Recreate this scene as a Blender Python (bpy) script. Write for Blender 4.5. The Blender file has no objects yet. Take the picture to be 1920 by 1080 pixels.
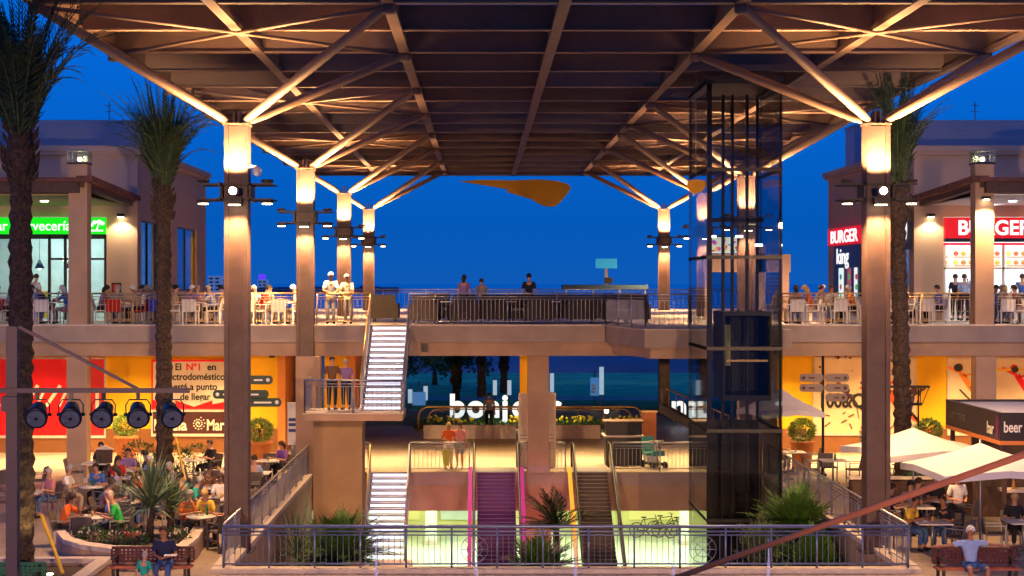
import bpy, bmesh, math, random
from mathutils import Vector, Matrix
R=math.radians; PI=math.pi
random.seed(7)
S=bpy.context.scene; C=S.collection
# ---------------- camera, world, exposure ----------------
F=3090.0; EZ=6.44
cd=bpy.data.cameras.new('camera'); cam=bpy.data.objects.new('camera',cd); C.objects.link(cam)
cam.location=(0,0,EZ); cam.rotation_euler=(R(90),0,0)
cd.sensor_width=36; cd.lens=F/1920*36; cd.shift_x=57/1920; cd.shift_y=-10/1920
cd.clip_start=.1; cd.clip_end=9000
S.camera=cam
W=bpy.data.worlds.new('World'); S.world=W; W.use_nodes=True
nt=W.node_tree; nt.nodes.clear()
wo=nt.nodes.new('ShaderNodeOutputWorld'); bg=nt.nodes.new('ShaderNodeBackground')
tc=nt.nodes.new('ShaderNodeTexCoord'); sp=nt.nodes.new('ShaderNodeSeparateXYZ'); rp=nt.nodes.new('ShaderNodeValToRGB')
sky=nt.nodes.new('ShaderNodeTexSky'); sky.sky_type='NISHITA'; sky.sun_disc=False
sky.sun_elevation=R(-5); sky.sun_rotation=R(200)
nt.links.new(tc.outputs['Generated'],sp.inputs[0]); nt.links.new(sp.outputs['Z'],rp.inputs[0])
e=rp.color_ramp.elements
e[0].position=0; e[0].color=(.004,.092,.43,1); e[1].position=1; e[1].color=(.012,.06,.34,1)
for p_,c_ in ((.035,(.001,.093,.45,1)),(.14,(.001,.128,.63,1)),(.35,(.004,.11,.55,1))):
    n_=e.new(p_); n_.color=c_
add=nt.nodes.new('ShaderNodeMixRGB'); add.blend_type='ADD'; add.inputs[0].default_value=.04
nt.links.new(rp.outputs[0],add.inputs[1]); nt.links.new(sky.outputs[0],add.inputs[2])
nt.links.new(add.outputs[0],bg.inputs[0]); bg.inputs[1].default_value=1.08
nt.links.new(bg.outputs[0],wo.inputs[0])
S.view_settings.view_transform='Standard'; S.view_settings.look='None'; S.view_settings.exposure=0; S.view_settings.gamma=1
S.render.engine='CYCLES'; S.cycles.use_denoising=True
S.cycles.max_bounces=6; S.cycles.transparent_max_bounces=12; S.cycles.sample_clamp_indirect=4; S.cycles.use_light_tree=True

# ---------------- helpers ----------------
def P(px,py,D): return Vector(((px-903)*D/F, D, EZ-(py-530)*D/F))
def gd(py,z=0): return F*(EZ-z)/(py-530)
def mat(name,col,rough=.6,metal=0,var=.12,scale=3,bump=0,emit=None,es=0,spec=.4,tr=0,alpha=1):
    m=bpy.data.materials.new(name); m.use_nodes=True; t=m.node_tree; b=t.nodes['Principled BSDF']
    b.inputs['Roughness'].default_value=rough; b.inputs['Metallic'].default_value=metal
    b.inputs['Specular IOR Level'].default_value=spec
    b.inputs['Base Color'].default_value=(*col,1)
    if var>0:
        n=t.nodes.new('ShaderNodeTexNoise'); n.inputs['Scale'].default_value=scale; n.inputs['Detail'].default_value=5
        g=t.nodes.new('ShaderNodeTexCoord'); t.links.new(g.outputs['Object'],n.inputs[0])
        r=t.nodes.new('ShaderNodeValToRGB'); r.color_ramp.elements[0].position=.3; r.color_ramp.elements[1].position=.7
        r.color_ramp.elements[0].color=(*[c*(1-var) for c in col],1); r.color_ramp.elements[1].color=(*[min(1,c*(1+var)) for c in col],1)
        t.links.new(n.outputs[0],r.inputs[0]); t.links.new(r.outputs[0],b.inputs['Base Color'])
        if bump:
            bp=t.nodes.new('ShaderNodeBump'); bp.inputs['Strength'].default_value=bump; bp.inputs['Distance'].default_value=.02
            n2=t.nodes.new('ShaderNodeTexNoise'); n2.inputs['Scale'].default_value=scale*8
            t.links.new(g.outputs['Object'],n2.inputs[0]); t.links.new(n2.outputs[0],bp.inputs['Height']); t.links.new(bp.outputs[0],b.inputs['Normal'])
    if emit:
        b.inputs['Emission Color'].default_value=(*emit,1); b.inputs['Emission Strength'].default_value=es
    if tr:
        b.inputs['Transmission Weight'].default_value=tr
    b.inputs['Alpha'].default_value=alpha
    return m
def glassmat(name,tint=(.6,.7,.75),fac=.2,rough=.02,gl=(.8,.85,.9)):
    m=bpy.data.materials.new(name); m.use_nodes=True; t=m.node_tree; t.nodes.clear()
    o=t.nodes.new('ShaderNodeOutputMaterial'); a=t.nodes.new('ShaderNodeBsdfTransparent'); a.inputs[0].default_value=(*tint,1)
    g=t.nodes.new('ShaderNodeBsdfGlossy'); g.inputs['Roughness'].default_value=rough; g.inputs[0].default_value=(*gl,1)
    x=t.nodes.new('ShaderNodeMixShader'); lw=t.nodes.new('ShaderNodeLayerWeight'); lw.inputs[0].default_value=fac
    pw=t.nodes.new('ShaderNodeMath'); pw.operation='POWER'; pw.inputs[1].default_value=4; t.links.new(lw.outputs['Facing'],pw.inputs[0])
    ma=t.nodes.new('ShaderNodeMath'); ma.operation='MULTIPLY_ADD'; ma.inputs[1].default_value=.9; ma.inputs[2].default_value=fac*.25; ma.use_clamp=True; t.links.new(pw.outputs[0],ma.inputs[0])
    lw.inputs[0].default_value=.5; t.links.new(ma.outputs[0],x.inputs[0]); t.links.new(a.outputs[0],x.inputs[1]); t.links.new(g.outputs[0],x.inputs[2]); t.links.new(x.outputs[0],o.inputs[0])
    return m
def brickmat(name,c1,c2,mort,w,h,msize=.01,rough=.6,off=.5,bump=.2,mode='XY'):
    m=bpy.data.materials.new(name); m.use_nodes=True; t=m.node_tree; b=t.nodes['Principled BSDF']
    b.inputs['Roughness'].default_value=rough
    g=t.nodes.new('ShaderNodeTexCoord'); k=t.nodes.new('ShaderNodeTexBrick')
    k.inputs['Scale'].default_value=1; k.inputs['Brick Width'].default_value=w; k.inputs['Row Height'].default_value=h
    k.inputs['Mortar Size'].default_value=msize; k.offset=off; k.inputs['Bias'].default_value=0
    k.inputs['Color1'].default_value=(*c1,1); k.inputs['Color2'].default_value=(*c2,1); k.inputs['Mortar'].default_value=(*mort,1)
    src=g.outputs['Object']
    if mode!='XY':
        s=t.nodes.new('ShaderNodeSeparateXYZ'); c=t.nodes.new('ShaderNodeCombineXYZ'); t.links.new(src,s.inputs[0])
        t.links.new(s.outputs['X' if mode=='XZ' else 'Y'],c.inputs[0]); t.links.new(s.outputs['Z'],c.inputs[1]); src=c.outputs[0]
    t.links.new(src,k.inputs[0])
    n=t.nodes.new('ShaderNodeTexNoise'); n.inputs['Scale'].default_value=.6; n.inputs['Detail'].default_value=6
    t.links.new(g.outputs['Object'],n.inputs[0])
    mx=t.nodes.new('ShaderNodeMixRGB'); mx.blend_type='MULTIPLY'; mx.inputs[0].default_value=.7
    rr=t.nodes.new('ShaderNodeValToRGB'); rr.color_ramp.elements[0].position=.3; rr.color_ramp.elements[0].color=(.6,.6,.6,1); rr.color_ramp.elements[1].position=.65
    t.links.new(n.outputs[0],rr.inputs[0]); t.links.new(k.outputs[0],mx.inputs[1]); t.links.new(rr.outputs[0],mx.inputs[2]); t.links.new(mx.outputs[0],b.inputs['Base Color'])
    if bump:
        bp=t.nodes.new('ShaderNodeBump'); bp.inputs['Strength'].default_value=bump; bp.inputs['Distance'].default_value=.01; bp.invert=True
        t.links.new(k.outputs['Fac'],bp.inputs['Height']); t.links.new(bp.outputs[0],b.inputs['Normal'])
    return m
def emis(name,col,s): return mat(name,tuple(min(1,c)*.35 for c in col),var=0,emit=col,es=s)

class MB:
    def __init__(s): s.v=[]; s.f=[]; s.m=[]; s.cur=0; s.sm=[]; s.smooth=False
    def face(s,ids): s.f.append(ids); s.m.append(s.cur); s.sm.append(s.smooth)
    def add(s,vs,fs):
        b=len(s.v); s.v+= [tuple(v) for v in vs]
        for f in fs: s.face([b+i for i in f])
        return s
    def box(s,x0,x1,y0,y1,z0,z1):
        return s.add([(x0,y0,z0),(x1,y0,z0),(x1,y1,z0),(x0,y1,z0),(x0,y0,z1),(x1,y0,z1),(x1,y1,z1),(x0,y1,z1)],
          [(3,2,1,0),(4,5,6,7),(0,1,5,4),(1,2,6,5),(2,3,7,6),(3,0,4,7)])
    def cb(s,cx,cy,cz,sx,sy,sz): return s.box(cx-sx/2,cx+sx/2,cy-sy/2,cy+sy/2,cz-sz/2,cz+sz/2)
    def quad(s,a,b,c,d): return s.add([a,b,c,d],[(0,1,2,3)])
    def beam(s,p0,p1,w,h,up=(0,0,1)):
        p0=Vector(p0);p1=Vector(p1); d=(p1-p0).normalized(); u=Vector(up)
        if abs(d.dot(u))>.98: u=Vector((0,1,0))
        x=d.cross(u).normalized()*w/2; z=x.cross(d).normalized()*h/2
        vs=[p0-x-z,p0+x-z,p0+x+z,p0-x+z,p1-x-z,p1+x-z,p1+x+z,p1-x+z]
        return s.add(vs,[(3,2,1,0),(4,5,6,7),(0,1,5,4),(1,2,6,5),(2,3,7,6),(3,0,4,7)])
    def tube(s,p0,p1,r0,r1=None,n=8,cap=True):
        r1=r0 if r1 is None else r1
        return s.path([p0,p1],[r0,r1],n,cap)
    def path(s,pts,rs,n=8,cap=True):
        pts=[Vector(p) for p in pts]
        if not hasattr(rs,'__len__'): rs=[rs]*len(pts)
        b=len(s.v); L=len(pts); prev=None
        for i,p in enumerate(pts):
            d=(pts[min(i+1,L-1)]-pts[max(i-1,0)]).normalized()
            u=Vector((0,0,1)) if abs(d.z)<.95 else Vector((0,1,0))
            if prev is not None: u=prev
            x=d.cross(u).normalized(); z=x.cross(d).normalized(); prev=z
            for k in range(n):
                a=2*PI*k/n; s.v.append(tuple(p+(x*math.cos(a)+z*math.sin(a))*rs[i]))
        o=s.smooth; s.smooth=True
        for i in range(L-1):
            for k in range(n):
                k2=(k+1)%n; s.face([b+i*n+k,b+i*n+k2,b+(i+1)*n+k2,b+(i+1)*n+k])
        s.smooth=False
        if cap: s.face([b+k for k in range(n)][::-1]); s.face([b+(L-1)*n+k for k in range(n)])
        s.smooth=o; return s
    def lathe(s,c,prof,n=12,wob=0,rnd=None):
        b=len(s.v); c=Vector(c)
        for r,z in prof:
            for k in range(n):
                a=2*PI*k/n; rr=r*(1+(rnd.uniform(-wob,wob) if wob else 0)); s.v.append((c.x+rr*math.cos(a),c.y+rr*math.sin(a),c.z+z))
        o=s.smooth; s.smooth=True
        for i in range(len(prof)-1):
            for k in range(n):
                k2=(k+1)%n; s.face([b+i*n+k,b+i*n+k2,b+(i+1)*n+k2,b+(i+1)*n+k])
        s.face([b+k for k in range(n)][::-1]); s.face([b+(len(prof)-1)*n+k for k in range(n)]); s.smooth=o; return s
    def ball(s,c,rx,ry=None,rz=None,n=10,m=6):
        ry=ry or rx; rz=rz or rx; b=len(s.v)
        for i in range(m+1):
            t=PI*i/m
            for k in range(n):
                a=2*PI*k/n; s.v.append((c[0]+rx*math.sin(t)*math.cos(a),c[1]+ry*math.sin(t)*math.sin(a),c[2]-rz*math.cos(t)))
        o=s.smooth; s.smooth=True
        for i in range(m):
            for k in range(n):
                k2=(k+1)%n; s.face([b+i*n+k,b+i*n+k2,b+(i+1)*n+k2,b+(i+1)*n+k])
        s.smooth=o; return s
    def prism(s,poly,z0,z1):
        n=len(poly); b=len(s.v)
        s.v+=[(x,y,z0) for x,y in poly]+[(x,y,z1) for x,y in poly]
        s.face([b+i for i in range(n)][::-1]); s.face([b+n+i for i in range(n)])
        for i in range(n):
            j=(i+1)%n; s.face([b+i,b+j,b+n+j,b+n+i])
        return s
    def xprism(s,poly,y0,y1):   # poly in XZ, extruded along y
        n=len(poly); b=len(s.v)
        s.v+=[(x,y0,z) for x,z in poly]+[(x,y1,z) for x,z in poly]
        s.face([b+i for i in range(n)]); s.face([b+n+i for i in range(n)][::-1])
        for i in range(n):
            j=(i+1)%n; s.face([b+j,b+i,b+n+i,b+n+j])
        return s
    def leaf(s,c,d,l,w,up=None):
        c=Vector(c); d=Vector(d).normalized(); u=Vector(up or (random.uniform(-1,1),random.uniform(-1,1),random.uniform(-1,1)))
        x=d.cross(u)
        if x.length<1e-3: x=Vector((1,0,0))
        x=x.normalized()*w/2
        return s.add([c,c+d*l*.5+x,c+d*l,c+d*l*.5-x],[(0,1,2,3)])
    def build(s,name,mats,parent=None,world=True):
        me=bpy.data.meshes.new(name)
        off=Vector((0,0,0))
        if parent is not None and world:
            p=parent
            while p is not None: off+=p.location; p=p.parent
        me.from_pydata([(v[0]-off.x,v[1]-off.y,v[2]-off.z) for v in s.v],[],s.f)
        if not isinstance(mats,(list,tuple)): mats=[mats]
        for m in mats: me.materials.append(m)
        for i,p in enumerate(me.polygons): p.material_index=min(s.m[i],len(mats)-1); p.use_smooth=s.sm[i]
        me.update()
        o=bpy.data.objects.new(name,me); C.objects.link(o)
        if parent is not None: o.parent=parent
        return o
def thing(name,label,cat,loc=(0,0,0),rotz=0,group=None):
    o=bpy.data.objects.new(name,None); o.empty_display_size=.2; C.objects.link(o); o.location=loc; o.rotation_euler=(0,0,rotz)
    o['label']=label; o['category']=cat
    if group: o['group']=group
    return o
def tag(o,label,cat,group=None,kind=None):
    o['label']=label; o['category']=cat
    if group: o['group']=group
    if kind: o['kind']=kind
    return o
def struct(o,kind='structure'): o['kind']=kind; return o
def clone(root,loc,rotz=None,label=None,group=None):
    r=root.copy(); C.objects.link(r); r.location=loc
    if rotz is not None: r.rotation_euler=(0,0,rotz)
    if label: r['label']=label
    if group: r['group']=group
    for ch in list(root.children):
        c=ch.copy(); C.objects.link(c); c.parent=r
        for g in list(ch.children):
            d=g.copy(); C.objects.link(d); d.parent=c
    return r
def text(body,size,m,loc,rot=(R(90),0,0),parent=None,name='lettering',ext=.02,off=.0,align='LEFT',sx=1,local=False,spacing=1):
    cu=bpy.data.curves.new(name,'FONT'); cu.body=body; cu.size=size; cu.extrude=ext; cu.offset=off; cu.align_x=align; cu.space_character=spacing
    t=bpy.data.objects.new(name,cu); C.objects.link(t)
    bpy.context.view_layer.update()
    me=bpy.data.meshes.new_from_object(t); me.name=name
    bpy.data.objects.remove(t); 
    me.materials.clear(); me.materials.append(m)
    o=bpy.data.objects.new(name,me); C.objects.link(o); o.rotation_euler=rot; o.scale=(sx,1,1)
    L=Vector(loc)
    if parent is not None:
        o.parent=parent
        if not local:
            p=parent
            while p is not None: L=L-p.location; p=p.parent
    o.location=L
    return o
def light(kind,name,loc,e,col,size=.3,spot=None,blend=.5,dirv=None,sy=None,spread=None):
    l=bpy.data.lights.new(name,kind); l.energy=e; l.color=col
    o=bpy.data.objects.new(name,l); C.objects.link(o); o.location=loc
    if kind=='AREA':
        l.size=size
        if sy: l.shape='RECTANGLE'; l.size_y=sy
        if spread: l.spread=spread
    else: l.shadow_soft_size=size
    if kind=='SPOT': l.spot_size=spot or R(90); l.spot_blend=blend
    if dirv is not None: o.rotation_euler=Vector(dirv).to_track_quat('-Z','Y').to_euler()
    return o
WARM=(1,.56,.24); YEL=(1,.66,.28)
# ---------------- materials ----------------
M={}
LAMPW=52000
def nth(i): return ''
M['steel']=mat('canopy_paint',(.25,.155,.112),.5,.1,.08,2)
M['roof']=mat('roof_sheet',(.09,.055,.045),.7,0,.1,2)
M['pave']=brickmat('stone_paving',(.42,.33,.26),(.36,.28,.22),(.22,.17,.14),.6,.4,.012,.45)
M['deckfloor']=brickmat('terrace_tiles',(.40,.34,.30),(.35,.30,.27),(.2,.17,.15),.5,.5,.01,.5,0)
M['lowfloor']=brickmat('lower_floor_tiles',(.62,.62,.50),(.56,.57,.46),(.4,.4,.34),.6,.6,.008,.3,0,.05)
M['render']=mat('beige_render',(.42,.275,.185),.85,0,.13,1.2,.15)
M['render2']=mat('grey_band_render',(.36,.28,.24),.85,0,.13,1.2,.1)
M['coping']=mat('pale_stone',(.62,.52,.42),.7,0,.12,6,.2)
M['yellow']=mat('yellow_wall_paint',(.88,.47,.008),.8,0,.04,.7,.1)
M['orange']=mat('orange_brown_paint',(.62,.22,.05),.8,0,.05,1)
M['red']=mat('red_poster',(.80,.004,.004),.5,0,0)
M['cream']=mat('cream_panel',(.80,.68,.50),.7,0,.03,1)
M['black']=mat('black_paint',(.012,.012,.014),.45,0,.1,5)
M['dark']=mat('dark_brown_wood',(.07,.035,.025),.6,0,.25,6,.2)
M['rail']=mat('railing_steel',(.42,.42,.46),.35,.8,.05,8)
M['brass']=mat('brass_rail',(.62,.42,.18),.35,.7,.08,8)
M['white']=mat('white_paint',(.78,.76,.72),.55,0,.04,4)
M['grey']=mat('grey_metal',(.25,.25,.27),.4,.6,.05,5)
M['glass']=glassmat('clear_glass',(.75,.85,.9),.25)
M['dglass']=glassmat('dark_tinted_glass',(.48,.50,.54),.12,.03)
M['mglass']=glassmat('tinted_side_glass',(.62,.68,.75),.12,.03)
M['wglass']=glassmat('window_glass',(.5,.6,.65),.75,.03)
M['bark']=mat('palm_bark',(.065,.04,.028),.95,0,.7,14,.9)
M['fcourt']=mat('court_palm_leaf',(.06,.15,.02),.5,0,.4,6)
M['bracket']=mat('dark_bracket_steel',(.05,.04,.035),.5,.3,.1)
M['frond']=mat('palm_leaf',(.015,.034,.011),.55,0,.45,6)
M['frond2']=mat('palm_leaf_light',(.07,.10,.03),.55,0,.45,6)
M['leaf']=mat('shrub_leaf',(.045,.10,.025),.5,0,.5,8)
M['leafy']=mat('clipped_leaf',(.20,.26,.04),.5,0,.4,8)
M['soil']=mat('soil',(.09,.06,.04),.95,0,.3,12,.5)
M['warm_lamp']=emis('warm_lamp',(1,.78,.45),22)
M['white_lamp']=emis('white_lamp',(.9,.95,1),14)
M['skin']=mat('skin',(.50,.27,.17),.55,0,.05,8)
M['skin_tan']=mat('tanned_skin',(.38,.17,.09),.55,0,.05,8)
# ---------------- ground, pit, sea, hills ----------------
X0,X1,Y0,Y1=-5.75,9.5,36.7,56.0     # opening to the lower level
g=MB()
g.quad((-60,14,0),(80,14,0),(80,Y0,0),(-60,Y0,0)); g.quad((-60,Y0,0),(X0,Y0,0),(X0,Y1,0),(-60,Y1,0)); g.quad((X1,Y0,0),(80,Y0,0),(80,Y1,0),(X1,Y1,0)); g.quad((-60,Y1,0),(80,Y1,0),(80,74,0),(-60,74,0))
struct(g.build('plaza_paving',M['pave']))
M['grassg']=mat('lawn',(.05,.50,.22),.95,0,.3,.5,.3); M['road']=mat('asphalt',(.22,.25,.30),.85,0,.2,1)
M['hill']=mat('scrub_hill',(.24,.20,.24),.95,0,.5,.08,.4)
g=MB(); g.quad((-60,74,-.01),(80,74,-.01),(80,84,-.01),(-60,84,-.01)); struct(g.build('road',M['road']))
g=MB(); g.quad((-200,84,-.02),(300,84,-.02),(300,91,-.02),(-200,91,-.02)); g.quad((-200,93,-.02),(300,93,-.02),(300,118,-.02),(-200,118,-.02)); struct(g.build('lawn',M['grassg']))
g=MB(); g.quad((-300,91,-.015),(400,91,-.015),(400,93,-.015),(-300,93,-.015)); struct(g.build('path',mat('footpath',(.3,.34,.38),.8)))
# scrubby rise behind the lawn, one displaced sheet down to the coast
g=MB(); nx,ny=60,14; rnd=random.Random(3); b=0; g.smooth=True
for j in range(ny+1):
    for i in range(nx+1):
        y=118+j*6.5; h=(0 if j==0 else .5+.9*rnd.random())*(1-(j/ny)**3); g.v.append((-200+i*8.0,y,-.02+h))
for j in range(ny):
    for i in range(nx): a=j*(nx+1)+i; g.face([a,a+1,a+nx+2,a+nx+1])
struct(g.build('hills',M['hill']))
M['sea']=mat('sea_water',(.01,.16,.55),.12,0,.06,.02)
g=MB(); g.quad((-6000,205,-.6),(6000,205,-.6),(6000,8500,-.6),(-6000,8500,-.6)); struct(g.build('sea',M['sea']))
# lower level
g=MB(); g.quad((X0-8,Y0-1,-5),(X1+8,Y0-1,-5),(X1+8,86,-5),(X0-8,86,-5)); struct(g.build('lower_floor',M['lowfloor']))
g=MB(); g.box(X0-8,X1+8,56.3,86,-1.32,-1.25); o=g.build('lower_ceiling',M['white']); struct(o)
def wall(name,label,boxes,mats,cat='wall'):
    g=MB()
    for bx in boxes:
        if len(bx)==7: g.cur=bx[6]
        else: g.cur=0
        g.box(*bx[:6])
    return tag(g.build(name,mats),label,cat)
wall('retaining_wall','beige retaining wall along the left side of the sunken court',[(X0-.35,X0,Y0,52.3,-5,-.02),(X0-.35,X0,52.3,56,-5,-.02)],M['render'])
wall('retaining_wall','beige retaining wall along the right side of the sunken court',[(X1,X1+.35,Y0,Y1,-5,-.02)],M['render'])
wall('retaining_wall','near retaining wall of the sunken court below the front railing',[(X0-.35,X1+.35,Y0-.35,Y0,-5,-.02)],M['render'])
t=thing('bridge_edge','beige edge beam of the walkway behind the escalators','bridge',(2,56,-1.3))
MB().box(X0,X1,56.0,56.3,-.45,-.01).build('coping_band',M['render2'],t); MB().box(X0,X1,56.05,56.35,-1.32,-.45).build('beam',M['render'],t)
wall('shop_wall','pale yellow rear wall of the lower level behind the escalators',[(X0-8,X1+8,77,77.3,-5,-1.32)],mat('lower_wall',(.75,.68,.30),.8,0,.05,1))
def coping(name,label,pts,w=.4,h=.1,z=0,m=None):
    g=MB()
    for a,b_ in zip(pts[:-1],pts[1:]): g.beam((a[0],a[1],z+h/2),(b_[0],b_[1],z+h/2),w,h)
    return tag(g.build(name,m or M['coping']),label,'coping')
coping('kerb_coping','pale stone coping under the left side railing of the court',[(X0-.05,Y0+.2),(X0-.05,55.9)],.42,.12)
coping('kerb_coping','pale stone coping under the right side railing of the court',[(X1+.05,Y0+.2),(X1+.05,55.9)],.42,.12)
coping('kerb_coping','pale stone coping under the front railing of the court',[(X0-.26,Y0),(X1+.26,Y0)],.4,.09)
# ---------------- upper terrace deck ----------------
t=thing('upper_deck','beige upper terrace slab spanning the whole plaza','terrace',(2,54.8,4))
g=MB()
g.box(-60,-3.78,54.95,93,4.0,5.0); g.box(-3.78,-2.38,55.4,93,4.0,5.0); g.box(-2.38,70,54.95,93,4.0,5.0)
g.build('slab',M['render'],t)
g=MB()
for a,b_ in ((-60,-3.75),(-2.4,4.1),(9.3,70)): g.box(a,b_,54.78,54.95,4.46,5.0)
g.box(9.3,9.42,50,54.78,4.46,5.0)
g.prism([(4.1,54.95),(4.95,50.02),(9.3,50.02),(9.3,54.95)],4.46,4.997)
g.build('fascia_band',M['render2'],t)
g=MB(); g.prism([(4.35,54.95),(5.15,50.25),(9.2,50.25),(9.2,54.95)],4.12,4.46)
g.build('tongue_beam',M['render'],t)
g=MB()
for a,b_ in ((-60,-3.75),(-2.4,4.0),(9.3,70)): g.box(a,b_,54.72,55.1,5.0,5.05)
g.prism([(4.0,54.95),(4.88,49.96),(9.36,49.96),(9.36,54.95)],5.0,5.03)
g.build('edge_trim',M['coping'],t)
g=MB(); g.quad((-60,55.1,5.01),(70,55.1,5.01),(70,93,5.01),(-60,93,5.01)); g.build('terrace_floor',M['deckfloor'],t)
def pillar(x,y,z0,z1,w,label,m=None,base=True,d=None):
    t=thing('pillar',label,'pillar',(x,y,z0)); d=d or w
    MB().box(x-w/2,x+w/2,y-d/2,y+d/2,z0,z1).build('shaft',m or M['render'],t)
    if base: MB().box(x-w/2-.02,x+w/2+.02,y-d/2-.02,y+d/2+.02,z0,z0+.25).build('plinth',M['render2'],t)
    return t
def lantern_pillar(x,label):
    t=thing('pillar',label,'pillar',(x,54.9,0))
    MB().box(x-.33,x+.33,54.6,55.2,0,3.99).build('lower_shaft',M['render'],t)
    MB().box(x-.31,x+.31,54.77,55.33,5.05,10.38).build('upper_shaft',M['render'],t)
    g=MB(); g.box(x-.34,x+.34,54.72,55.4,10.38,10.44); g.build('lantern_base',M['black'],t)
    l=MB(); l.box(x-.33,x+.33,54.74,55.4,10.44,10.82); lo=l.build('lantern',glassmat('lantern_glass',(.75,.78,.6),.3,.2),t)
    f=MB()
    for k in range(5):
        xx=x-.34+.17*k; f.box(xx-.012,xx+.012,54.72,54.735,10.44,10.82)
    for k in range(4):
        zz=10.44+.126*k; f.box(x-.34,x+.34,54.72,54.735,zz-.01,zz+.012)
    f.box(x-.35,x+.35,54.71,55.41,10.82,10.85)
    f.build('grille',M['grey'],lo)
    MB().ball((x,55.05,10.56),.1,.1,.07).build('bulb',M['warm_lamp'],lo)
    light('POINT','lantern_light',(x,55.05,10.62),25,(.9,.9,.55),.08)
lantern_pillar(-13.42,'square beige pillar topped by a glass lantern at the left restaurant')
lantern_pillar(16.72,'square beige pillar topped by a glass lantern at the right restaurant')
pillar(-5.75,54.9,0,4.0,.8,'beige pillar under the deck left of the lit staircase')
pillar(1.92,56.2,-.0,4.0,.72,'central beige pillar between the two escalators')
pillar(1.92,56.6,-5,-1.32,.9,'central pillar of the lower level between the escalators')
pillar(9.45,55.0,0,4.0,.7,'beige pillar behind the glass lift shaft')
# arcade back walls (ground level)
def arc_wall(name,label,x0,x1,y,m,z1=3.99):
    t=thing(name,label,'wall',((x0+x1)/2,y,0))
    MB().box(x0,x1,y,y+.3,0,z1).build('wall_face',m,t)
    MB().box(x0-.01,x1+.01,y-.03,y,.0,.9).build('dado',M['dark2'],t)
    return t
M['dark2']=mat('brown_dado',(.22,.08,.02),.6,0,.1,2)
aw=arc_wall('arcade_wall','yellow shop wall with posters under the left terrace',-30,-7.75,62.5,M['yellow'])
MB().box(-7.75,-7.45,62.5,72,0,3.99).build('return_wall',M['orange'],aw)
aw2=arc_wall('arcade_wall','yellow shop wall with posters under the right terrace',10.6,34,62.5,M['yellow'])
arc_wall('wall_block','narrow yellow wall block behind the stair landing',-6.1,-5.2,64,M['yellow'])
wall('wall_block','brown wall block beside the narrow yellow wall behind the stairs',[(-5.2,-4.9,64,68,0,3.99)],M['orange'])
pillar(1.78,66,0,4.0,.5,'yellow pillar just behind the central beige pillar',M['yellow'])
# planes of the pit underside etc
# ---------------- stairs ----------------
M['led']=emis('stair_led',(.80,.80,1),1.7); M['riser']=mat('stair_riser',(.55,.55,.62),.4,0,.1,5)
M['stairm']=mat('stair_steel',(.20,.19,.26),.4,.4,.08,4)
def flight(name,label,xa,xb,ya,za,yb,zb,n,lit=True):   # from top (ya,za) down toward (yb,zb)
    t=thing(name,label,'stairs',((xa+xb)/2,yb,zb))
    dy=(yb-ya)/n; dz=(zb-za)/n
    for k in range(n):
        y=ya+dy*k; z=za+dz*k
        MB().box(xa+.05,xb-.05,min(y,y+dy*1.08),max(y,y+dy*1.08),z+dz-.035,z+dz).build('tread',M['riser'],t)
        if lit: MB().box(xa+.09,xb-.09,y+dy*.03-.01,y+dy*.03,z+dz+.03,z-.055).build('led_strip',M['led'],t)
    sg=-1 if yb<ya else 1
    for x,s in ((xa,-1),(xb,1)):
        g=MB(); g.beam((x,ya,za-.12),(x,yb,zb-.08),.06,.3); g.build('stringer',M['stairm'],t)
        g=MB(); g.tube((x,ya,za+.95),(x,yb,zb+.95),.028); g.tube((x,ya,za+.82),(x,yb,zb+.82),.018)
        for k in range(0,n+1,4):
            y=ya+dy*k; z=za+dz*k; g.tube((x,y,z-.1),(x,y,z+.95),.022)
        g.build('handrail',M['brass' if s<0 else 'rail'],t)
        g=MB()
        for k in range(n*2+1):
            y=ya+dy*k/2; z=za+dz*k/2; g.tube((x,y,z),(x,y,z+.82),.008,n=4,cap=False)
        g.build('balusters',M['rail'],t)
    return t
flight('staircase','upper lit staircase from the terrace down to the landing',-3.72,-2.42,55.0,5.02,50.6,2.5,15)
flight('staircase','lower lit staircase going down into the sunken court',-3.78,-2.45,56.0,0,52.4,-2.4,14)
flight('staircase','staircase behind the landing down to the walkway',-5.2,-4.1,51.6,2.5,55.9,0,14,False)
t=thing('stair_landing','beige landing slab between the two stair flights on a broad pier','landing',(-4,50,0))
MB().box(-5.35,-2.38,49.6,51.6,2.28,2.48).build('slab',M['render'],t)
g=MB(); g.prism([(-5.1,49.95),(-3.62,49.95),(-3.62,51.2),(-5.1,51.2)],-5,2.28); g.build('pier',mat('ochre_render',(.33,.205,.105),.85,0,.15,1,.15),t)
g=MB(); g.box(-5.38,-2.36,49.57,51.6,2.48,2.51); g.build('landing_floor',M['coping'],t)
t=thing('stair_landing','lower stair landing with rounded corner above the lower floor','landing',(-3,51.6,-2.4))
g=MB(); pl=[(-4.9,52.5),(-4.9,51.0)]+[(-2.95+.75*math.sin(a*PI/16),51.75-.75*math.cos(a*PI/16)) for a in range(9)]+[(-2.2,52.5)]
g.prism(pl,-2.72,-2.42); g.build('slab',M['render'],t)
g=MB(); g.prism(pl,-2.42,-2.39); g.build('landing_floor',M['coping'],t)
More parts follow.
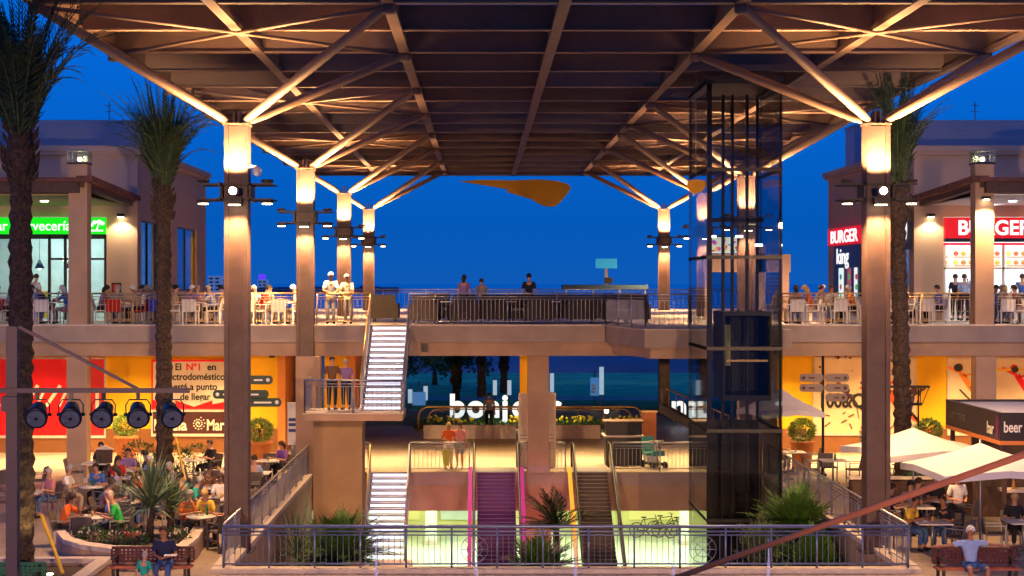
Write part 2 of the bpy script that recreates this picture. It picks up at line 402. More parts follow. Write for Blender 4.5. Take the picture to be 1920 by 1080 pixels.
# ---------------- railings ----------------
def railing(label,pts,z,h=1.0,sp=.14,m='rail',post=1.5,tr=.028,group='guard railings',deco=()):
    a0=Vector((*pts[0],z)); t=thing('railing',label,'railing',a0,0,group)
    tg=MB(); lg=MB()
    for (a,b_) in zip(pts[:-1],pts[1:]):
        a=Vector((*a,z)); b_=Vector((*b_,z)); L=(b_-a).length; d=(b_-a)/L; n=max(1,round(L/post))
        u=Vector((0,0,1))
        tg.tube(a+u*h,b_+u*h,tr,n=8); lg.tube(a+u*(h-.11),b_+u*(h-.11),tr*.55,n=6); lg.tube(a+u*(h-.19),b_+u*(h-.19),tr*.4,n=6); lg.tube(a+u*.1,b_+u*.1,tr*.55,n=6)
        for k in range(n+1):
            p=a+d*L*k/n; MB().tube(p,p+u*h,.024,n=6).build('post',M[m],t)
        for k in range(n):
            pa=a+d*L*k/n; pb=a+d*L*(k+1)/n; q=MB(); w=(pb-pa).length; nb=max(2,round(w/sp))
            if k in deco:
                c=(pa+pb)/2+u*(h-.29+.2)/2
                r=(h-.33)/2
                for rr in (r,r*.55):
                    pt=[c+d*rr*math.cos(i*PI/10)+u*rr*math.sin(i*PI/10) for i in range(21)]; q.path(pt,.008,4,False)
                for i in range(4):
                    v=d*math.cos(i*PI/4)+u*math.sin(i*PI/4); q.tube(c-v*r,c+v*r,.007,n=4,cap=False)
                for i in range(1,nb):
                    p=pa+(pb-pa)*i/nb
                    if abs((p-c).dot(d))>r+.04: q.tube(p+u*.1,p+u*(h-.19),.008,n=4,cap=False)
            else:
                for i in range(1,nb):
                    p=pa+(pb-pa)*i/nb; q.tube(p+u*.1,p+u*(h-.19),.008,n=4,cap=False)
            q.build('baluster_panel',M[m],t)
    tg.build('top_rail',M[m],t); lg.build('lower_rails',M[m],t)
    return t
M['bluerail']=mat('blue_grey_rail',(.20,.24,.38),.35,.6,.05,8)
railing('blue grey front railing of the court with wheel ornaments',[(X0,Y0),(X1,Y0)],.08,.93,.13,'bluerail',1.05,.04,deco=(5,10))
railing('side railing along the left edge of the court',[(X0,Y0+.1),(X0,55.8)],.1,.95,.16,'rail',1.6,.03)
railing('side railing along the right edge of the court',[(X1,Y0+.1),(X1,55.8)],.1,.95,.16,'rail',1.6,.03)
railing('terrace railing far left before the lantern pillar',[(-26,55.0),(-13.8,55.0)],5.05,1.03)
railing('terrace railing between the left lantern pillar and the second canopy column',[(-13.0,55.0),(-6.2,55.0)],5.05,1.03,m='brass')
railing('short terrace railing where two people lean beside the stair top',[(-5.5,55.0),(-3.72,55.0)],5.05,1.03,m='brass')
railing('terrace railing from the stair top towards the glass lift',[(-2.42,55.0),(4.15,55.0),(4.98,50.2),(6.3,50.2)],5.05,1.03)
railing('terrace railing from the glass lift to the right front column',[(9.9,55.0),(16.3,55.0)],5.05,1.03,m='brass')
railing('terrace railing at far right before the hamburger restaurant',[(17.1,55.0),(26,55.0)],5.05,1.03)
railing('rear terrace railing against the blue evening sky',[(-12.8,92.8),(16.2,92.8)],5.03,1.03,.3,'rail',2.4)
railing('landing railing facing the court in the middle of the stairs',[(-5.33,51.4),(-5.33,49.65),(-2.42,49.65)],2.5,1.0,.14)
railing('walkway railing between the stairs and the left escalator',[(-2.42,56.02),(-.42,56.02)],.02,.98)
railing('tiny walkway railing left of the lower staircase',[(-4.6,56.02),(-3.85,56.02)],.02,.98)
railing('narrow walkway railing just left of the central pillar',[(1.3,56.02),(1.56,56.02)],.02,.98,post=.3)
railing('narrow walkway railing just right of the central pillar',[(2.3,56.02),(2.85,56.02)],.02,.98,post=.6)
railing('walkway railing right of the escalators before the lift',[(4.45,56.02),(9.3,56.02)],.02,.98)
# ---------------- canopy ----------------
CX=[-9.68,-5.85,-2.03,1.8,5.63,9.45,13.28]; ST=3.83; CY1=39.5; ZB=12.46
cols=[(x,CY1+4*ST*k) for k in range(4) for x in (-5.85,9.45)]; cols[3]=(9.45,58.9)
ys=[CY1+ST*k for k in range(-3,15)]   # 28 .. 93.1
can=thing('canopy','huge brown steel and louvre canopy over the plaza','canopy',(1.8,60,ZB))
for x in CX:
    g=MB(); w=.13; g.box(x-w,x+w,ys[0],ys[-1],ZB,ZB+.12); g.box(x-.05,x+.05,ys[0],ys[-1],ZB+.12,ZB+.7); g.build('long_beam',M['steel'],can)
for y in ys:
    g=MB()
    for a,b_ in zip(CX[:-1],CX[1:]):
        g.box(a+.14,b_-.14,y-.12,y+.12,ZB+.02,ZB+.055); g.box(a+.06,b_-.06,y-.02,y+.02,ZB+.055,ZB+.64)
    g.build('cross_beam',M['steel'],can)
rnd=random.Random(11)
for i,(a,b_) in enumerate(zip(CX[:-1],CX[1:])):
    for j,(c,d) in enumerate(zip(ys[:-1],ys[1:])):
        g=MB(); r=rnd.random()
        if r<.3:
            n=26
            for k in range(n):
                x=a+.1+(b_-a-.2)*k/n; g.box(x,x+.07,c+.05,d-.05,ZB+.66,ZB+.72)
        else: g.box(a+.06,b_-.06,c+(.0 if r<.75 else .35),d,ZB+.66,ZB+.70)
        g.build('roof_panel',M['roof'],can)
for (x,y) in cols:
    for sx,sy in ((1,1),(1,-1)):
        g=MB(); g.tube((x-ST*sx,y-ST*sy,ZB-.03),(x+ST*sx,y+ST*sy,ZB-.03),.05,n=6); g.build('tie_rod',M['steel'],can)
    for dx in (-ST,ST):
        for dy in (-ST,ST): MB().lathe((x+dx,y+dy,ZB-.2),[(.13,0),(.15,.05),(.15,.22)],8).build('node_plate',M['steel'],can)
M['colbr']=mat('steel_shade_tone',(.115,.068,.055),.5,.1,.22,2.5,.15)  # same steel as the struts, darker: shade put into its colour
M['strut']=mat('steel_lit_tone',(.30,.19,.13),.5,.1,.06,2)  # same steel as the shafts, lighter: lamplight put into its colour
def ccol():
    t=thing('canopy_column','','column')
    g=MB(); zt=10.2; h=.28
    g.box(-h,-h+.1,-h,h,0,zt); g.box(h-.1,h,-h,h,0,zt); g.box(-h+.1,h-.1,-.20,.20,0,zt-.02)
    g.build('shaft',M['colbr'],t,False)
    q=MB(); q.box(-h-.12,h+.12,-h-.12,h+.12,0,.04); q.build('base_plate',M['bracket'],t,False)
    g=MB(); g.box(-h-.03,h+.03,-h-.03,h+.03,zt,zt+.04)
    for dx in (-.06,.06): g.box(dx-.015,dx+.015,-.2,.2,zt+.04,zt+.34)
    g.build('cap_plate',M['steel'],t,False)
    for sx in (-1,1):
        for sy in (-1,1):
            g=MB(); a=Vector((sx*.2,sy*.2,zt+.1)); b_=Vector((sx*ST,sy*ST,ZB-.02)); c=a+(b_-a)*.5
            g.path([a,a+(b_-a)*.06,c,a+(b_-a)*.94,b_],[.06,.105,.12,.105,.06],10); g.build('strut',M['strut'],t,False)
    z=8.62
    br=MB()
    for zz in (z+.16,z-.2):
        for yy in (-.36,.36): br.box(-.9,.9,yy-.025,yy+.025,zz-.022,zz+.022)
    for xx in (-.34,.34):
        for zz in (z+.16,z-.2): br.box(xx-.03,xx+.03,-.7,.7,zz-.03,zz+.03)
        br.box(xx-.03,xx+.03,-.36,.36,z-.2,z+.16)
    b0=br.build('lamp_bracket',M['bracket'],t,False)
    for sx in (-1,1):
        for zz,nm in ((z+.22,'up_lamp'),(z-.27,'down_lamp')):
            g=MB(); s=1 if zz>z else -1
            g.lathe((sx*.76,-.36,zz),[(.12,-.03),(.15,.0),(.15,.04),(.12,.05)] ,10)
            o=g.build('lamp_housing',M['bracket'],b0,False)
            if s<0: g=MB(); g.lathe((sx*.76,-.36,zz-.05),[(.12,0),(.12,.02)],10); g.build('lamp_glass',M['warm_lamp'],b0,False)
    for xx in (0,):
        g=MB(); g.box(-.17,.17,-.62,-.42,z-.33,z-.16); g.build('lamp_housing',M['bracket'],b0,False)
        g=MB(); g.box(-.13,.13,-.60,-.44,z-.35,z-.331); g.build('lamp_glass',M['warm_lamp'],b0,False)
    return t
c0=ccol()
nm=['front','second','third','rear']
for i,(x,y) in enumerate(cols):
    sd='left' if x<0 else 'right'; k=i//2
    lb='%s %s brown steel column branching into four canopy struts'%(nm[k],sd)
    if i==0: o=c0; o.location=(x,y,0); o['label']=lb; o['group']='columns carrying the canopy'
    else: o=clone(c0,(x,y,0),0,lb,'columns carrying the canopy')
    # lamps of the column
    z=8.62; e=4.6
    light('SPOT','column_uplight',(x,y-.62,z+.25),620*e,WARM,.06,R(105),.7,(0,.22,1))
    light('SPOT','column_uplight',(x,y+.62,z+.25),620*e,WARM,.06,R(105),.7,(0,-.22,1))
    for sx in (-1,1): light('SPOT','column_uplight',(x+sx*.78,y-.1,z+.3),420*e,WARM,.06,R(120),.8,(-sx*.1,0,1))
    light('SPOT','column_downlight',(x,y-.52,z-.38),230*e,WARM,.06,R(110),.8,(0,.06,-1))
    if k==0: sx=-1 if x<0 else 1; light('SPOT','column_sidelight',(x+sx*1.05,y+.1,z+.05),3600,(1,.66,.38),.12,R(75),.7,(sx*.42,1,-.03))
    light('SPOT','column_downlight',(x,y+.52,z-.38),700*e,WARM,.1,R(125),.9,(0,.55,-1))
    for sx in (-1,1): light('SPOT','column_downlight',(x+sx*.78,y-.36,z-.36),380*e,WARM,.08,R(130),.9,(sx*.15,0,-1))
for x in (-5.85,9.45):
    t=thing('floodlight','bright floodlight on the front %s canopy column'%('left' if x<0 else 'right'),'floodlight',(x,CY1-.6,8.6))
    g=MB(); g.lathe((x,CY1-.65,8.5),[(.11,0),(.13,.05),(.13,.16),(.1,.2)],10); g.build('housing',M['grey'],t)
    g=MB(); g.ball((x,CY1-.77,8.6),.085,.04,.085); g.build('lamp_glass',emis('flood_lamp',(1,.85,.6),90),t)
t=thing('security_camera','white dome security camera on the front left column','camera',(-5.5,CY1-.3,9.0))
MB().beam((-5.6,39.2,9.2),(-5.35,39.1,9.2),.05,.05).build('arm',M['white'],t); MB().ball((-5.33,39.1,9.08),.11,.11,.12).build('dome',M['white'],t)
# ---------------- light of the lower floors ----------------
for x in (-16.5,-13,-9.7): light('AREA','arcade_light',(x,59.2,3.9),560,YEL,1.2,sy=4,spread=R(115))
for x in (11.5,14.5,18,21.5): light('AREA','arcade_light',(x,59.2,3.9),560,YEL,1.2,sy=4,spread=R(115))
for x,e_ in ((-3.5,520),(0,600),(4,600),(7.6,520)): light('AREA','arcade_light',(x,59.5,3.9),e_*.8,YEL,1.5,sy=3,spread=R(120))
light('AREA','arcade_light',(-6.6,58.0,3.9),260,YEL,1)
for x in (-4,-.5,3,6.5,9.5):
    for y in (62,69): light('AREA','lower_light',(x,y,-1.4),340,(.80,1,.62),2.2,sy=3.5)
# ---------------- upper buildings ----------------
M['bwall']=mat('warm_render',(.55,.38,.28),.85,0,.05,1,.15)
M['tile']=mat('roof_tiles',(.13,.05,.04),.8,0,.3,4,.3)
M['screen']=mat('rooftop_screen',(.30,.30,.36),.5,.2,.06,.5)
M['interior']=mat('shop_interior_wall',(.72,.76,.70),.7,0,.1,2)
M['shopdark']=mat('shop_frame',(.02,.02,.02),.4,.3,.05)
def building(label,side):
    # side -1: left (x from -45 to -13), +1: right (x from 16.4 to 50)
    xc=-13.05 if side<0 else 16.4; xf=-45 if side<0 else 50
    lo,hi=(xf,xc) if side<0 else (xc,xf)
    t=thing('restaurant_building',label,'building',(xc,62.5,5.02))
    def X(d): return xc+side*d          # d metres into the building from its inner corner
    def bx(g,a,b_,y0,y1,z0,z1):
        x0,x1=sorted((X(a),X(b_))); g.box(x0,x1,y0,y1,z0,z1)
    sd=[(1.18,5.6)] if side<0 else [(1.1,6.5)]
    g=MB()
    d0,d1=(1.18,8.2) if side<0 else (1.12,9.5)
    bx(g,0,d0,62.5,62.8,5.02,11.3); bx(g,d0,d1,62.5,62.8,8.95,11.3); bx(g,d1,32,62.5,62.8,5.02,11.3)
    # side wall with two window bays
    w1=(63.2,66.6); w2=(70.7,75.6)
    if side>0: w1=(63.3,70.3); w2=(70.6,76.4)
    zt=8.85 if side<0 else 8.1; zb=6.1 if side<0 else 5.3
    bx(g,0,.3,62.8,w1[0],5.02,11.3); bx(g,0,.3,w1[1],w2[0],5.02,11.3); bx(g,0,.3,w2[1],78,5.02,11.3)
    for w in (w1,w2): bx(g,0,.3,w[0],w[1],zt,11.3); bx(g,0,.3,w[0],w[1],5.02,zb)
    bx(g,.3,32,77.7,78,5.02,11.3)
    g.build('wall',M['bwall'],t)
    g=MB(); bx(g,-.12,32,62.32,62.5,11.28,11.6); bx(g,-.12,0,62.5,78.2,11.28,11.6); bx(g,-.22,32,62.24,62.32,11.42,11.62); bx(g,-.22,-.12,62.32,78.3,11.42,11.62)
    g.build('cornice',M['bwall'],t)
    g=MB(); bx(g,.0,32,62.5,78,11.3,11.34); g.build('roof',M['roof'],t)
    for i,w in enumerate((w1,w2)):
        fr=MB()
        for yy in (w[0]+.03,(w[0]+w[1])/2,w[1]-.03): bx(fr,.1,.2,yy-.03,yy+.03,zb,zt)
        bx(fr,.1,.2,w[0],w[1],zb,zb+.06); bx(fr,.1,.2,w[0],w[1],zt-.06,zt)
        f=fr.build('window',M['shopdark'],t)
        p=MB(); bx(p,.14,.16,w[0]+.06,w[1]-.06,zb+.06,zt-.06); p.build('pane',M['wglass'],f)
    # interior
    g=MB(); bx(g,.35,12,68.5,68.7,5.02,9.5); bx(g,.35,12,62.8,68.5,9.3,9.4); bx(g,11.8,12,62.8,68.5,5.02,9.4); g.build('interior_wall',M['interior'],t)
    return t,X,bx
BL,XL,bxL=building('beige restaurant building on the upper terrace at left with green sign',-1)
BR,XR,bxR=building('beige restaurant building on the upper terrace at right with red hamburger sign',1)
light('AREA','shop_light',(-17,65.5,9.2),420,(.85,1,.92),3,sy=4); light('AREA','shop_light',(21,65.5,9.2),620,(.86,.95,1),4,sy=4)
light('AREA','shop_light',(-14.5,73,9),160,YEL,2,sy=5); light('AREA','shop_light',(18.2,73,9),90,(.8,.9,1),2,sy=5)
# left shopfront
g=MB()
for d in (1.22,2.25,2.75,3.35,5.3,7.6): x=XL(d); g.box(x-.05,x+.05,62.5,62.6,5.03,8.25)
g.box(XL(8.2),XL(1.2),62.5,62.6,8.1,8.3); g.box(XL(3.3),XL(1.2),62.5,62.6,7.3,7.38); g.build('shopfront_frame',M['shopdark'],BL)
g=MB(); g.box(XL(8.2),XL(1.22),62.545,62.555,5.03,8.1); g.build('shopfront_glass',M['glass'],BL)
M['greensign']=emis('green_sign_face',(.0,.85,.01),1.0); M['signwhite']=emis('sign_letter_white',(1,1,1),1.1)
s_=MB(); s_.box(XL(5.9),XL(1.18),62.28,62.5,8.28,8.9); sg=tag(s_.build('shop_sign',M['greensign']),'long green illuminated sign with white lettering above the left restaurant','sign')
text('Bar Cervecería',.52,M['signwhite'],(-18.62,62.27,8.42),parent=sg,ext=.01,off=.004,sx=.98)
g=MB()
for k,(dx,dz) in enumerate(((0,0),(.13,.1),(.3,.13),(.42,.06))): g.xprism([(-14.75+dx+.09*math.cos(a*PI/6),8.62+dz+.07*math.sin(a*PI/6)) for a in range(12)],62.255,62.27)
g.xprism([(-14.8,8.38),(-14.3,8.38),(-14.3,8.44),(-14.8,8.44)],62.255,62.27); g.beam((-14.55,62.262,8.44),(-14.45,62.262,8.7),.01,.05); g.build('emblem',M['signwhite'],sg)
M['pend']=emis('pendant_glow',(1,.8,.45),6)
for i,(x,y) in enumerate(((-18.4,65),(-17.3,64.5),(-16.5,66),(-14.3,65))):
    t=thing('pendant_lamp','pendant lamp inside the green-signed restaurant, %s from the left'%nth(i) if False else 'dark pendant lamp inside the green-signed restaurant, %s from the left'%['first','second','third','fourth'][i],'lamp',(x,y,7.2),group='pendant lamps in the left restaurant')
    MB().tube((x,y,7.35),(x,y,9.3),.008,n=4).build('cord',M['black'],t); MB().lathe((x,y,7.0),[(.2,0),(.1,.2),(.03,.35)],10).build('shade',M['black'],t); MB().ball((x,y,7.0),.07).build('bulb',M['pend'],t)
for k,(x,z) in enumerate(((-16.1,7.35),(-15.75,7.4))):
    o=MB().ball((x,63.6,z),.09).build('globe_lamp',M['pend']); tag(o,'%s glowing globe lamp behind the restaurant window left of the pillar'%('left' if k==0 else 'right'),'lamp')
g=MB(); g.box(-18.9,-17.5,66.2,66.9,5.03,6.1); o=g.build('bar_counter',M['yellow']); tag(o,'yellow bar counter inside the green-signed restaurant','counter')
# interior window lights on side bays
for y in (65.0,73.2):
    t=thing('wall_lamp','glowing wall lamp behind the %s side window of the left restaurant'%('near' if y<70 else 'far'),'lamp',(XL(.9),y,7.6))
    MB().ball((XL(.9),y,7.75),.13).build('bulb',M['pend'],t); MB().box(XL(.9)-.2,XL(.9)+.2,y-.02,y+.02,7.5,7.53).build('arm',M['black'],t)
g=MB(); g.box(XL(.4),XL(.1),75.0,75.6,6.1,8.5) # window reveal, yellow lamplight put into its colour
tag(g.build('window_blind',M['yellow']),'window reveal painted yellow for lamplight, far side window of the left restaurant','blind')
# right shopfront
M['redsign']=emis('red_sign_face',(.75,.006,.02),.9); M['navy']=mat('navy_panel',(.01,.015,.04),.4,0,.05)
g=MB(); g.box(XR(1.12),XR(9.5),62.26,62.5,8.12,8.9); rs=tag(g.build('shop_sign',M['redsign']),'red illuminated sign with large white capitals over the right restaurant front','sign')
text('BURGER',.76,M['signwhite'],(17.98,62.25,8.26),parent=rs,ext=.01,off=.02,sx=.98)
g=MB(); g.box(XR(1.12),XR(9.5),62.28,62.5,7.98,8.12); g.build('lower_band',M['navy'],rs); g=MB(); g.box(XR(1.12),XR(9.5),62.24,62.5,7.86,7.95); g.build('red_strip',emis('red_strip',(1,.02,.05),1.3),rs)
g=MB()
for d in (1.16,3.4,6.0,8.6): x=XR(d); g.box(x-.04,x+.04,62.5,62.6,5.03,7.9)
g.box(XR(1.12),XR(9.5),62.5,62.6,6.95,7.02); g.build('shopfront_frame',M['white'],BR)
M['menu']=mat('menu_board',(.8,.4,.1),.5,0,.8,3.0,emit=(1,.75,.4),es=.8)
def menucols(i): return emis('menu_photo',[(1,.35,.05),(1,.6,.1),(.9,.1,.05),(.95,.8,.5),(.5,.2,.05)][i%5],1)
for k in range(7):
    x=XR(1.4+k*1.05); t=thing('menu_board','lit menu board over the hamburger counter, %s from the left'%['first','second','third','fourth','fifth','sixth','seventh'][k],'menu',(x,66,7.1),group='menu boards in the right restaurant')
    MB().box(x,x+.98,66,66.08,7.05,7.85).build('panel',emis('menu_panel',(1,.82,.6),1),t)
    r=random.Random(k)
    for j in range(6):
        cx=x+.15+.3*(j%3); cz=7.25+.36*(j//3)
        MB().ball((cx,65.99,cz),.11,.02,.1,8,4).build('food_picture',menucols(r.randrange(5)),t)
    for j in range(2): MB().box(x+.08,x+.9,65.985,65.999,7.1+.35*j,7.13+.35*j).build('price_line',M['redsign'],t)
g=MB(); g.box(XR(1.5),XR(9.3),65.4,66,5.03,6.05); tag(g.build('service_counter',M['white']),'white service counter in the hamburger restaurant','counter')
g=MB(); g.box(XR(1.3),XR(9.4),68.3,68.4,5.1,7.0); o=g.build('kitchen_wall',emis('kitchen_glow',(.85,.93,1),.85)); tag(o,'bright white self-glowing kitchen wall behind the hamburger counter','wall')  # wall glows itself, kitchen lamplight put into its surface
M['shelfc']=mat('kitchen_steel',(.3,.35,.45),.4,.5,.3,4)
for k,(a,z) in enumerate(((1.9,5.6),(3.1,6.2),(4.6,5.7),(6.1,6.3),(7.2,5.9))):
    t=thing('kitchen_unit','steel kitchen unit against the glowing wall, %s from the left'%['first','second','third','fourth','fifth','sixth','seventh'][k],'appliance',(XR(a),67.8,5.03),group='steel units in the burger kitchen')
    MB().box(XR(a),XR(a+.7),67.7,68.2,5.03,z).build('cabinet',M['shelfc'],t); MB().box(XR(a)+.1,XR(a)+.5,67.68,67.7,z-.4,z-.1).build('panel',M['navy'],t)
# side sign & panel (wall faces -x)
def sidetext(body,size,m,y,z,parent,sx=1,ext=.01,off=0,x=16.3): return text(body,size,m,(x,y,z),(R(90),0,R(-90)),parent,ext=ext,off=off,sx=sx)
g=MB(); g.box(16.22,16.4,63.2,77.2,8.16,8.92); ss=tag(g.build('shop_sign',M['redsign']),'red illuminated sign with white capitals on the side wall of the right restaurant','sign')
sidetext('BURGER',.78,M['signwhite'],76.6,8.26,ss,1.9,x=16.21,off=.015)
g=MB()
for k,(yy,c) in enumerate(((64.6,'redsign'),(65.6,'menu'),(66.6,'redsign'))): pass
mg=MB(); mg.ball((16.2,66.5,8.62),.03,1.1,.22); mg.ball((16.2,66.5,8.38),.03,1.1,.1); mg.build('bun_emblem',emis('emblem_orange',(1,.42,.02),1),ss)
g=MB(); g.box(16.28,16.4,70.9,76.2,5.1,8.1); np_=tag(g.build('lit_menu_sign',M['navy']),'navy panel with white script and lit posters under the side sign','sign')
sidetext('king',1.0,M['signwhite'],75.6,7.3,np_,1.55,x=16.27,off=.01)
for k,(y,c) in enumerate(((75.0,(.85,1,.95)),(73.3,(.9,.2,.3)),(71.9,(.95,1,1)))):
    p=MB().box(16.25,16.28,y-.9+.2*k,y-.0,5.5,7.1).build('lit_poster',emis('poster_glow',c,.9 if k!=1 else .3),np_)
    for j in range(3): MB().ball((16.245,y-.45,5.8+.45*j),.01,.25,.14,8,4).build('poster_picture',emis('poster_spot',[(.1,.6,.2),(.8,.1,.2),(.1,.3,.5)][(j+k)%3],.5),p)
g=MB(); g.box(16.2,16.35,62.6,63.4,7.7,9.2); o=g.build('round_sign_panel',M['navy']); tag(o,'small dark blue blade sign by the corner of the right restaurant','sign'); MB().ball((16.19,63.0,8.5),.02,.28,.5).build('disc',M['signwhite'],o)
# wall lamps on front piers (light visible on the wall)
for x,sd in ((-13.65,'left'),(17.0,'right')):
    t=thing('wall_lamp','wall lamp casting light down the bare wall of the %s restaurant'%sd,'lamp',(x,62.3,8.95))
    MB().box(x-.12,x+.12,62.2,62.5,8.93,9.05).build('housing',M['black'],t); MB().box(x-.09,x+.09,62.22,62.45,8.91,8.929).build('lamp_glass',M['warm_lamp'],t)
    light('SPOT','wall_lamp_light',(x,62.2,8.88),160,(1,.78,.45),.05,R(120),.4,(0,.12,-1))
# porches
M['ceil']=mat('porch_ceiling',(.42,.33,.15),.7,0,.1,2)
for side,lab in ((-1,'left'),(1,'right')):
    xe=-13.1 if side<0 else 16.45
    def X(d): return xe+side*d
    t=thing('porch_roof','dark tiled porch roof in front of the %s restaurant'%lab,'roof',(xe,55,9.4))
    g=MB(); x0,x1=sorted((X(0),X(30)))
    g.add([(x0,54.4,9.78),(x1,54.4,9.78),(x1,62.3,9.5),(x0,62.3,9.5),(x0,54.4,9.92),(x1,54.4,9.92),(x1,62.3,9.66),(x0,62.3,9.66)],[(3,2,1,0),(4,5,6,7),(0,1,5,4),(1,2,6,5),(2,3,7,6),(3,0,4,7)])
    g.build('roof_slab',M['tile'],t)
    g=MB()
    for k in range(28):
        y=54.5+k*.28; z=9.78-(y-54.4)*.0355; g.box(*sorted((X(-.25),X(.3))),y-.07,y+.07,z+.02,z+.2)
    g.build('eave_tiles',M['tile'],t)
    g=MB(); g.box(*sorted((X(.25),X(30))),54.55,54.75,9.42,9.775); g.build('front_beam',M['dark'],t)
    g=MB(); g.add([(X(.1),54.75,9.6),(X(.35),54.75,9.6),(X(.35),62.3,9.33),(X(.1),62.3,9.33),(X(.1),54.75,9.77),(X(.35),54.75,9.77),(X(.35),62.3,9.49),(X(.1),62.3,9.49)],[(3,2,1,0),(4,5,6,7),(0,1,5,4),(1,2,6,5),(2,3,7,6),(3,0,4,7)]); g.build('side_beam',M['dark'],t)
    g=MB(); g.box(*sorted((X(.4),X(30))),54.9,62.45,9.36,9.40); g.build('ceiling',M['ceil'] if side<0 else M['white'],t)
    for k in range(5):
        x=X(2.5+k*3.2); MB().lathe((x,58.8,9.33),[(.14,0),(.14,.03)],10).build('downlight',M['warm_lamp'] if side<0 else M['white_lamp'],t)
        light('SPOT','porch_light',(x,58.8,9.3),190 if side<0 else 300,YEL if side<0 else (1,.88,.75),.15,R(150),.6,(0,0,-1))
        if side>0: light('SPOT','porch_uplight',(x,61.9,9.1),60,(.9,.95,1),.1,R(150),.6,(0,-.3,1))
    g=MB(); g.box(*sorted((X(.0),X(31))),68,68.3,11.3,13.15); o=g.build('rooftop_screen',M['screen']); tag(o,'grey blue rooftop screen rising behind the %s restaurant'%lab,'screen')
g=MB(); g.box(14.05,14.75,64.0,66,4.9+.12,5.2); g.cur=0
t=thing('tower','pale narrow service tower behind the right restaurant corner','tower',(15.5,82,5)); MB().box(18.1,18.9,80,82,5.03,14.0).build('shaft',mat('pale_lilac_render',(.45,.40,.45),.8),t); MB().box(18.05,18.95,79.95,82.05,14.0,14.12).build('cap',M['screen'],t)
# antenna
for x,y,sd in ((-10.9-4.5,68.15,'left'),(20.4,68.15,'right')):
    t=thing('antenna','thin roof antenna above the %s restaurant'%sd,'antenna',(x,y,13.15)); MB().tube((x,y,12.6),(x,y,13.9),.025,n=5).build('mast',M['grey'],t)
    for z in (13.5,13.75): MB().box(x-.15,x+.15,y-.01,y+.01,z,z+.03).build('crossbar',M['grey'],t)
# ---------------- posters on ground level ----------------
def poster_frame(name,label,x0,x1,z0,z1,m,y=62.44,frame=None):
    t=thing(name,label,'poster',((x0+x1)/2,y,z0)); MB().box(x0,x1,y,y+.05,z0,z1).build('panel',m,t)
    fg=MB(); fr=frame or M['coping']
    fg.box(x0-.06,x1+.06,y-.02,y+.04,z1,z1+.08); fg.box(x0-.06,x1+.06,y-.02,y+.04,z0-.1,z0)
    fg.box(x0-.06,x0,y-.02,y+.04,z0,z1); fg.box(x1,x1+.06,y-.02,y+.04,z0,z1)
    fg.build('frame',fr,t); return t
zt_=6.44-(672-530)/49.4; zb_=6.44-(816-530)/49.4
M['cream_e']=mat('cream_letter',(.85,.75,.55),.6,0,0)
t=poster_frame('wall_poster','large red wall poster behind the left palm trunks with cream lettering',-21,-15.6,zb_,zt_-.02,M['red'])
g=MB()
for k in range(5): x=-19.9+k*.85; g.beam((x,62.42,1.75),(x+.55,62.42,2.55),.02,.13); g.beam((x+.5,62.42,1.75),(x+.8,62.42,2.4),.02,.1)
g.build('brush_lettering',M['cream_e'],t)
t=poster_frame('wall_poster','red wall poster right of the left lantern pillar',-15.1,-14.3,zb_,zt_-.02,mat('dark_red_poster',(.5,.01,.01),.5,0,0)); text('T',1.3,M['cream_e'],(-14.95,62.42,1.5),parent=t)
t=poster_frame('wall_poster','cream advertising poster in red frame with Spanish text and red arrow',-12.45,-9.35,1.65,zt_-.12,M['cream'],frame=M['red'])
M['txt']=mat('black_lettering',(.01,.01,.01),.6,0,0)
for i,(tx,z) in enumerate((('El Nº1 en',3.13),('electrodomésticos',2.76),('está a punto',2.38),('de llegar',2.0))):
    if i==0:
        text('El',.36,M['txt'],(-11.62,62.43,z),parent=t,off=.007,ext=.005); text('Nº1',.36,M['red'],(-11.2,62.43,z),parent=t,off=.012,ext=.005); text('en',.36,M['txt'],(-10.4,62.43,z),parent=t,off=.007,ext=.005)
    else: text(tx,.36,M['txt'],(-10.85,62.43,z),parent=t,off=.007,ext=.005,align='CENTER',sx=.93)
g=MB(); g.xprism([(-12.45,1.66),(-9.35,1.66),(-9.35,2.0),(-10.2,1.83),(-10.2,1.98),(-10.9,1.74),(-11.6,1.98),(-11.6,1.83),(-12.45,2.0)],62.42,62.438); g.build('red_arrow',M['red'],t)
t=poster_frame('shop_sign_board','black fascia board with cream lettering and round swirl under the cream poster',-12.45,-9.35,.72,1.55,mat('maroon_black',(.05,.008,.005),.5,0,0),y=62.40)
text('Media',.58,M['cream_e'],(-12.42,62.39,.86),parent=t,off=.016,sx=.9,ext=.005); text('Markt',.58,M['cream_e'],(-10.42,62.39,.86),parent=t,off=.012,sx=.72,ext=.005)
g=MB()
for k in range(26):
    a=k*.55; r=.03+.009*k; g.ball((-10.72+r*math.cos(a),62.39,1.1+r*math.sin(a)),.03,.01,.03,6,3)
g.build('swirl',M['cream_e'],t)
